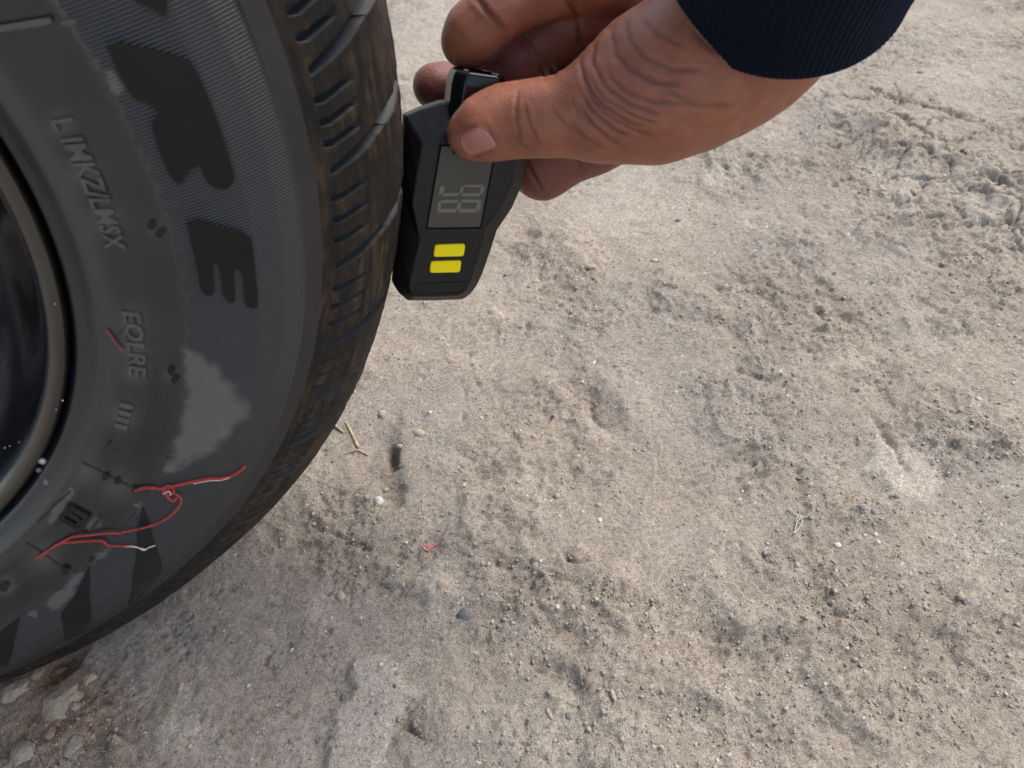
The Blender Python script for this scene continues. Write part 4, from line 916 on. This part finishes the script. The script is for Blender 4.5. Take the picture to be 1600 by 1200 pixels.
thr = mesh_obj('red_thread', V, Fc, MAT_RED); attr(thr, 'fray', np.concatenate([np.repeat(f, 7) for f in fr])); tag(thr, 'knotted red thread with frayed white ends stuck on the tyre sidewall', 'thread')
P = on_tyre_path([(167, 514), (174, 523), (180, 532), (192, 546)], [.0006, .0009, .0007], 60)
V, Fc = tube_mesh([P, P + np.array([.0003, -.0002, .0003])], [.00028, .00018]); pk = mesh_obj('pink_fibre', V, Fc, mat_thread('pink_fibre', (.30, .03, .06))); attr(pk, 'fray', np.zeros(len(V))); tag(pk, 'short pink fibre stuck beside the small lettering on the tyre', 'fibre')
def on_ground(pts, lift, n):
    W = G(np.array([p[0] for p in pts], float), np.array([p[1] for p in pts], float)); Q = spline(W, n); Q[:, 2] = gz(Q[:, 0], Q[:, 1])
    for _ in range(12): Q[1:-1, 2] = np.maximum(gz(Q[1:-1, 0], Q[1:-1, 1]), (Q[:-2, 2] + Q[1:-1, 2] * 2 + Q[2:, 2]) / 4)
    Q[:, 2] += lift; return Q
def mat_simple(name, col, rough=.85, var=.3, scale=300):
    m, nt, p = new_mat(name); n = noise_node(nt, scale, 4, .6)
    lk(nt, ramp(nt, n.outputs[0], [(.3, tuple(c * (1 - var) for c in col)), (.7, tuple(min(1, c * (1 + var)) for c in col))]).outputs[0], p.inputs['Base Color']); p.inputs['Roughness'].default_value = rough
    lk(nt, bump(nt, n.outputs[0], .5, .0008), p.inputs['Normal']); return m
MAT_STRAW = mat_simple('dry_straw', (.36, .28, .17), .8, .35, 250)
V, Fc = tube_mesh([on_ground([(541, 660), (547, 672), (553, 684), (559, 697)], .0003, 40), on_ground([(540, 709), (551, 704), (560, 702), (572, 706)], .0002, 40), on_ground([(544, 681), (535, 689), (525, 697)], .0006, 30), on_ground([(523, 664), (531, 672), (537, 676)], .0010, 20)],
                  [np.linspace(.0007, .0013, 40), np.linspace(.0004, .0007, 40), np.linspace(.0005, .0002, 30), np.linspace(.0012, .0005, 20)])
tag(mesh_obj('dry_straw', V, Fc, MAT_STRAW), 'broken yellow straw stalks lying on the dirt behind the tyre', 'straw')
MAT_PALETHREAD = mat_simple('pale_fibre', (.36, .37, .31), .7, .15)
V, Fc = tube_mesh([on_ground([(1230, 797), (1238, 804), (1246, 809), (1258, 809), (1268, 803), (1270, 795), (1264, 787), (1252, 784)], .0007, 90), on_ground([(1250, 812), (1244, 820), (1241, 832), (1239, 836), (1243, 833), (1249, 825), (1253, 815), (1247, 809), (1242, 818)], .0009, 90)], [.00032, .00032])
tag(mesh_obj('pale_thread', V, Fc, MAT_PALETHREAD), 'curled pale green thread loop lying on the dirt', 'thread')
V, Fc = tube_mesh([on_ground([(1345, 508), (1356, 512), (1364, 522), (1366, 534)], .0006, 50)], [.0003])
tag(mesh_obj('dry_hair', V, Fc, MAT_STRAW), 'thin curved tan fibre lying alone on open dirt', 'fibre')
# red plastic scrap
MAT_SCRAP = mat_simple('red_plastic', (.42, .17, .15), .5, .2)
sc = [(660, 850), (672, 847), (688, 848), (676, 853), (668, 859), (661, 856)]
W = G(np.array([p[0] for p in sc], float), np.array([p[1] for p in sc], float)); W[:, 2] = gz(W[:, 0], W[:, 1]) + .0008; W2 = W.copy(); W2[:, 2] -= .0009; n = len(sc)
tag(mesh_obj('red_scrap', np.vstack([W, W2]), [tuple(range(n))[::-1]] + [(i, (i + 1) % n, n + (i + 1) % n, n + i) for i in range(n)], MAT_SCRAP, None, False), 'tiny flat red plastic scrap pressed into the dirt', 'scrap')

def mat_stone(name, col): return mat_simple(name, col, .9, .25, 420)
STONE = {k: mat_stone('stone_' + k, c) for k, c in dict(white=(.50, .48, .44), pale=(.33, .27, .20), tan=(.25, .18, .12), grey=(.205, .195, .185), blue=(.120, .124, .130), dirt=(.30, .255, .20), brown=(.20, .135, .09), green=(.25, .225, .175)).items()}
def pebble(name, px, py, wpx, hpx, ang, kind, sink=.3, label=None, cat='pebble', group=None, seed=None, sub=2, amp=.28, flat=.75):
    W = G(np.float64(px), np.float64(py)); dep_ = world2cam(W)[2]; sx = wpx * .5 * dep_ / F; sy_ = hpx * .5 * dep_ / F * 1.15
    seed = seed if seed is not None else random.random() * 50
    szz = flat * min(sx, sy_); bm = small_rock(seed, sx, sy_, szz, sub, amp)
    for v in bm.verts:                            # chipped, faceted faces
        for nrm, lim in ((Vector((.5, .6, .62)).normalized(), .78), (Vector((-.7, .2, .68)).normalized(), .8), (Vector((.1, -.75, .65)).normalized(), .76), (Vector((0.15, 0.05, 1)).normalized(), .82), (Vector((.9, -.3, .1)).normalized(), .85)):
            nn_ = Matrix.Rotation(seed * 2.1, 3, 'Z') @ nrm; q = Vector((v.co.x / sx, v.co.y / sy_, v.co.z / szz)); dd_ = q.dot(nn_) - lim
            if dd_ > 0: q -= nn_ * dd_; v.co = Vector((q.x * sx, q.y * sy_, q.z * szz))
        v.co += v.co.normalized() * min(sx, sy_) * .10 * mnoise.noise(v.co / min(sx, sy_) * 3.5 + Vector((seed, 0, 0)))
    o = bm_obj(name, bm, STONE[kind], None, True); o.location = (W[0], W[1], float(gz(W[0], W[1])) + szz * (.35 - 1.1 * sink)); o.rotation_euler = (random.uniform(-.15, .15), random.uniform(-.15, .15), -R_(ang) - .3)
    o.scale = (.88, .88, .88); tag(o, label, cat, group); return o
pebble('pebble', 592, 783, 19, 18, 0, 'white', .1, 'round white pebble in a dark brown hollow of the dirt', seed=3.3, amp=.35, flat=.95)
pebble('pebble', 597, 1042, 9, 8, 0, 'white', .1, 'tiny bright white pebble at the edge of a smooth pale patch')
pebble('pebble', 1309, 851, 14, 10, 10, 'white', .2, 'small yellowish white pebble below the pale green thread')
pebble('stone_chip', 858, 1114, 9, 24, -25, 'pale', .2, 'long thin tan stone chip lying near two round grey pebbles', 'stone')
pebble('stone', 726, 960, 30, 24, 20, 'blue', .35, 'bluish grey angular stone half buried in crumbly dirt', 'stone', amp=.45)
rub_list = [(95, 1100, 78, 88, 35, 'pale', .35, 'large pale sandstone chunk beside the tyre edge'), (20, 1080, 66, 44, -25, 'pale', .4, 'pale stone touching the bottom of the tyre'), (58, 1050, 26, 30, 0, 'tan', .25, 'small tan stone wedged against the tyre bottom'),
            (75, 1040, 42, 22, -30, 'brown', .5, 'dark brown clod in the hollow under the tyre'), (115, 1170, 40, 40, 20, 'green', .3, 'greenish grey angular stone among reddish rubble'), (40, 1178, 56, 44, 0, 'green', .35, 'wide greenish grey stone at the rubble corner'),
            (80, 1148, 26, 22, 0, 'tan', .3, 'reddish tan round stone between the rubble stones'), (140, 1125, 24, 20, 0, 'tan', .25, 'small orange tan pebble right of the sandstone chunk'), (30, 1135, 34, 24, 0, 'tan', .4, 'flat tan stone in the reddish rubble'), (140, 1060, 30, 26, 0, 'pale', .5, 'pale crusty lump beside the hollow under the tyre'), (120, 1105, 22, 18, 0, 'pale', .3, 'pale grey chip leaning on the sandstone chunk')]
for a in rub_list: pebble('stone', a[0], a[1], a[2] * .82, a[3] * .82, *a[4:6], sink=a[6], label=a[7], cat='stone', amp=.45, sub=4, flat=.6)
grp = [('pebbles scattered in the dirt', 'small rounded grey pebble pressed into the dirt', 'grey', [(278, 1004, 14, 9, 0), (345, 1160, 20, 13, -10), (455, 1157, 13, 9, 0), (1225, 545, 12, 9, 0), (1400, 780, 14, 9, 0), (1440, 895, 9, 6, 0), (1503, 790, 10, 8, 0), (620, 1055, 9, 9, 0), (1345, 800, 18, 14, 0), (1364, 805, 14, 12, 0)]),
       ('dark bluish pebbles in the dirt', 'small dark bluish pebble set in the pale dirt', 'blue', [(291, 1006, 8, 8, 0), (308, 994, 9, 11, 0), (887, 1117, 12, 12, 0), (906, 1103, 9, 8, 0), (536, 1090, 11, 12, 0), (619, 1075, 9, 9, 0), (629, 728, 20, 10, -20), (1060, 345, 11, 9, 0), (790, 430, 9, 6, 0), (1505, 940, 12, 16, 0), (590, 1118, 7, 7, 0), (784, 1163, 10, 9, 0)]),
       ('pale pebbles in the dirt', 'small pale tan pebble lying on the dirt', 'pale', [(834, 685, 12, 9, 0), (806, 676, 10, 9, 0), (596, 645, 16, 14, 40), (624, 694, 14, 9, 10), (654, 676, 26, 14, 10), (532, 932, 18, 17, 0), (690, 915, 30, 18, 10), (282, 1074, 13, 18, 0), (150, 1035, 9, 8, 0), (920, 425, 24, 11, 10), (835, 440, 26, 11, 0), (1020, 406, 10, 8, 0), (1038, 445, 8, 9, 0), (1425, 305, 13, 16, 0), (1245, 885, 12, 12, 0), (1500, 935, 14, 15, 0), (1310, 215, 16, 12, 0), (1440, 112, 16, 12, 20), (895, 950, 10, 9, 0), (910, 950, 14, 10, 0), (958, 1090, 10, 20, -10), (753, 878, 10, 9, 0), (935, 788, 12, 9, 0), (870, 775, 12, 10, 0), (600, 758, 12, 10, 0), (573, 779, 8, 8, 0), (490, 818, 14, 9, 0), (1370, 465, 13, 10, 0), (1000, 405, 9, 7, 0)]),
       ('tiny white stones in the dirt', 'tiny white stone speck on the dirt', 'white', [(871, 951, 9, 8, 0), (928, 567, 6, 9, 40), (813, 675, 5, 5, 0), (1160, 766, 6, 6, 0), (672, 645, 8, 7, 0), (1024, 405, 7, 6, 0), (845, 879, 6, 6, 0), (564, 890, 5, 5, 0), (937, 812, 9, 8, 0), (1368, 835, 8, 7, 0), (1372, 848, 8, 7, 0), (1305, 895, 5, 5, 0), (1120, 1190, 6, 6, 0), (1528, 625, 10, 7, 30), (508, 986, 5, 5, 0)])]
PEB = []
for g, lb, kd, L in grp:
    for (a, b, c, d, e) in L: PEB.append((g, lb, kd, a, b, c, d, e))

LAND = [(550, 690, 'the broken yellow straw'), (672, 853, 'the red plastic scrap'), (1250, 805, 'the pale green thread'), (592, 783, 'the round white pebble'), (575, 1090, 'the long smooth pale patch'), (1415, 745, 'the bright pale bare patch'),
        (1365, 200, 'the long dirt crack'), (700, 465, 'the bottom of the gauge'), (880, 1020, 'the twin dents in the dirt'), (90, 1110, 'the large sandstone chunk'), (1360, 520, 'the lone tan fibre'), (300, 960, 'the tyre bottom edge')]
KW = dict(grey='rounded grey pebble', blue='dark bluish pebble', pale='pale tan pebble', white='tiny white stone speck')
near_l = {}
for p_ in PEB:
    k = min(range(len(LAND)), key=lambda q: math.hypot(LAND[q][0] - p_[3], LAND[q][1] - p_[4])); near_l.setdefault((p_[2], k), []).append(p_)
ORD = ['', 'second ', 'third ', 'fourth ', 'fifth ', 'sixth ', 'seventh ', 'eighth ', 'ninth ', 'tenth ']
for (kd, k), L in near_l.items():
    L.sort(key=lambda p_: math.hypot(LAND[k][0] - p_[3], LAND[k][1] - p_[4]))
    for r_, (g, lb, kd, a, b, c, d, e) in enumerate(L):
        lab = f'{KW[kd]} {ORD[r_]}nearest to {LAND[k][2]}' if len(L) > 1 else f'only {KW[kd]} near {LAND[k][2]}'
        pebble('pebble', a, b, c, d, e, kd, .30 if kd == 'white' else .42, lab, group=g, amp=.35)

# loose crumbs: uncountable
def crumbs(n):
    base = bmesh.new(); bmesh.ops.create_icosphere(base, subdivisions=1, radius=1); bv = np.array([v.co for v in base.verts]); bf = np.array([[v.index for v in f.verts] for f in base.faces]); base.free()
    w_ = rng.uniform(0, 1, (n * 8, 2)); px_ = -60 + w_[:, 0] * 1720; py_ = -40 + w_[:, 1] * 1300
    W = G(px_, py_); ix = np.clip(np.searchsorted(gx, W[:, 0]), 0, nxx - 1); iy = np.clip(np.searchsorted(gy, W[:, 1]), 0, nyy - 1)
    Rm = rough.reshape(shp)[iy, ix]; keep = (rng.uniform(0, 1, len(W)) < np.clip((Rm - .45) * .4, .09, 1)) & ~((np.abs(W[:, 0]) < .16) & (np.abs(W[:, 1]) < .075))
    W = W[keep][:n]; n = len(W); tv = T.reshape(*shp, 3)[iy, ix][keep][:n]
    s = np.clip(.0003 + .00032 * rng.pareto(2.4, n), .0003, .0012)
    sc_ = s[:, None] * rng.uniform(.7, 1.3, (n, 3)) * np.array([1, 1, .75])
    jit = 1 + rng.uniform(-.42, .42, (n, len(bv)))
    ang = rng.uniform(0, 6.28, n); P = bv[None] * jit[..., None] * sc_[:, None]
    cx, sx = np.cos(ang)[:, None], np.sin(ang)[:, None]; Q = np.stack([P[..., 0] * cx - P[..., 1] * sx, P[..., 0] * sx + P[..., 1] * cx, P[..., 2]], -1)
    Q += np.stack([W[:, 0], W[:, 1], gz(W[:, 0], W[:, 1]) - s * .1], -1)[:, None]
    Fq = (bf[None] + (np.arange(n) * len(bv))[:, None, None]).reshape(-1, 3)
    o = mesh_obj('loose_crumbs', Q.reshape(-1, 3), Fq, MAT_GROUND, None, False)
    k = rng.uniform(.95, 1.35, n) ; hue = rng.uniform(0, 1, n)
    col = tv * k[:, None]; col = np.where((hue > .94)[:, None], np.array([.52, .48, .42]), col); col = np.where((hue < .012)[:, None], np.array([.16, .15, .14]), col)
    attr_col(o, 'tint', np.repeat(col, len(bv), 0)); attr(o, 'rough', np.full(n * len(bv), .6))
    tag(o, 'loose dirt crumbs and grit strewn over the packed ground', 'grit', kind='stuff')
crumbs(15000)
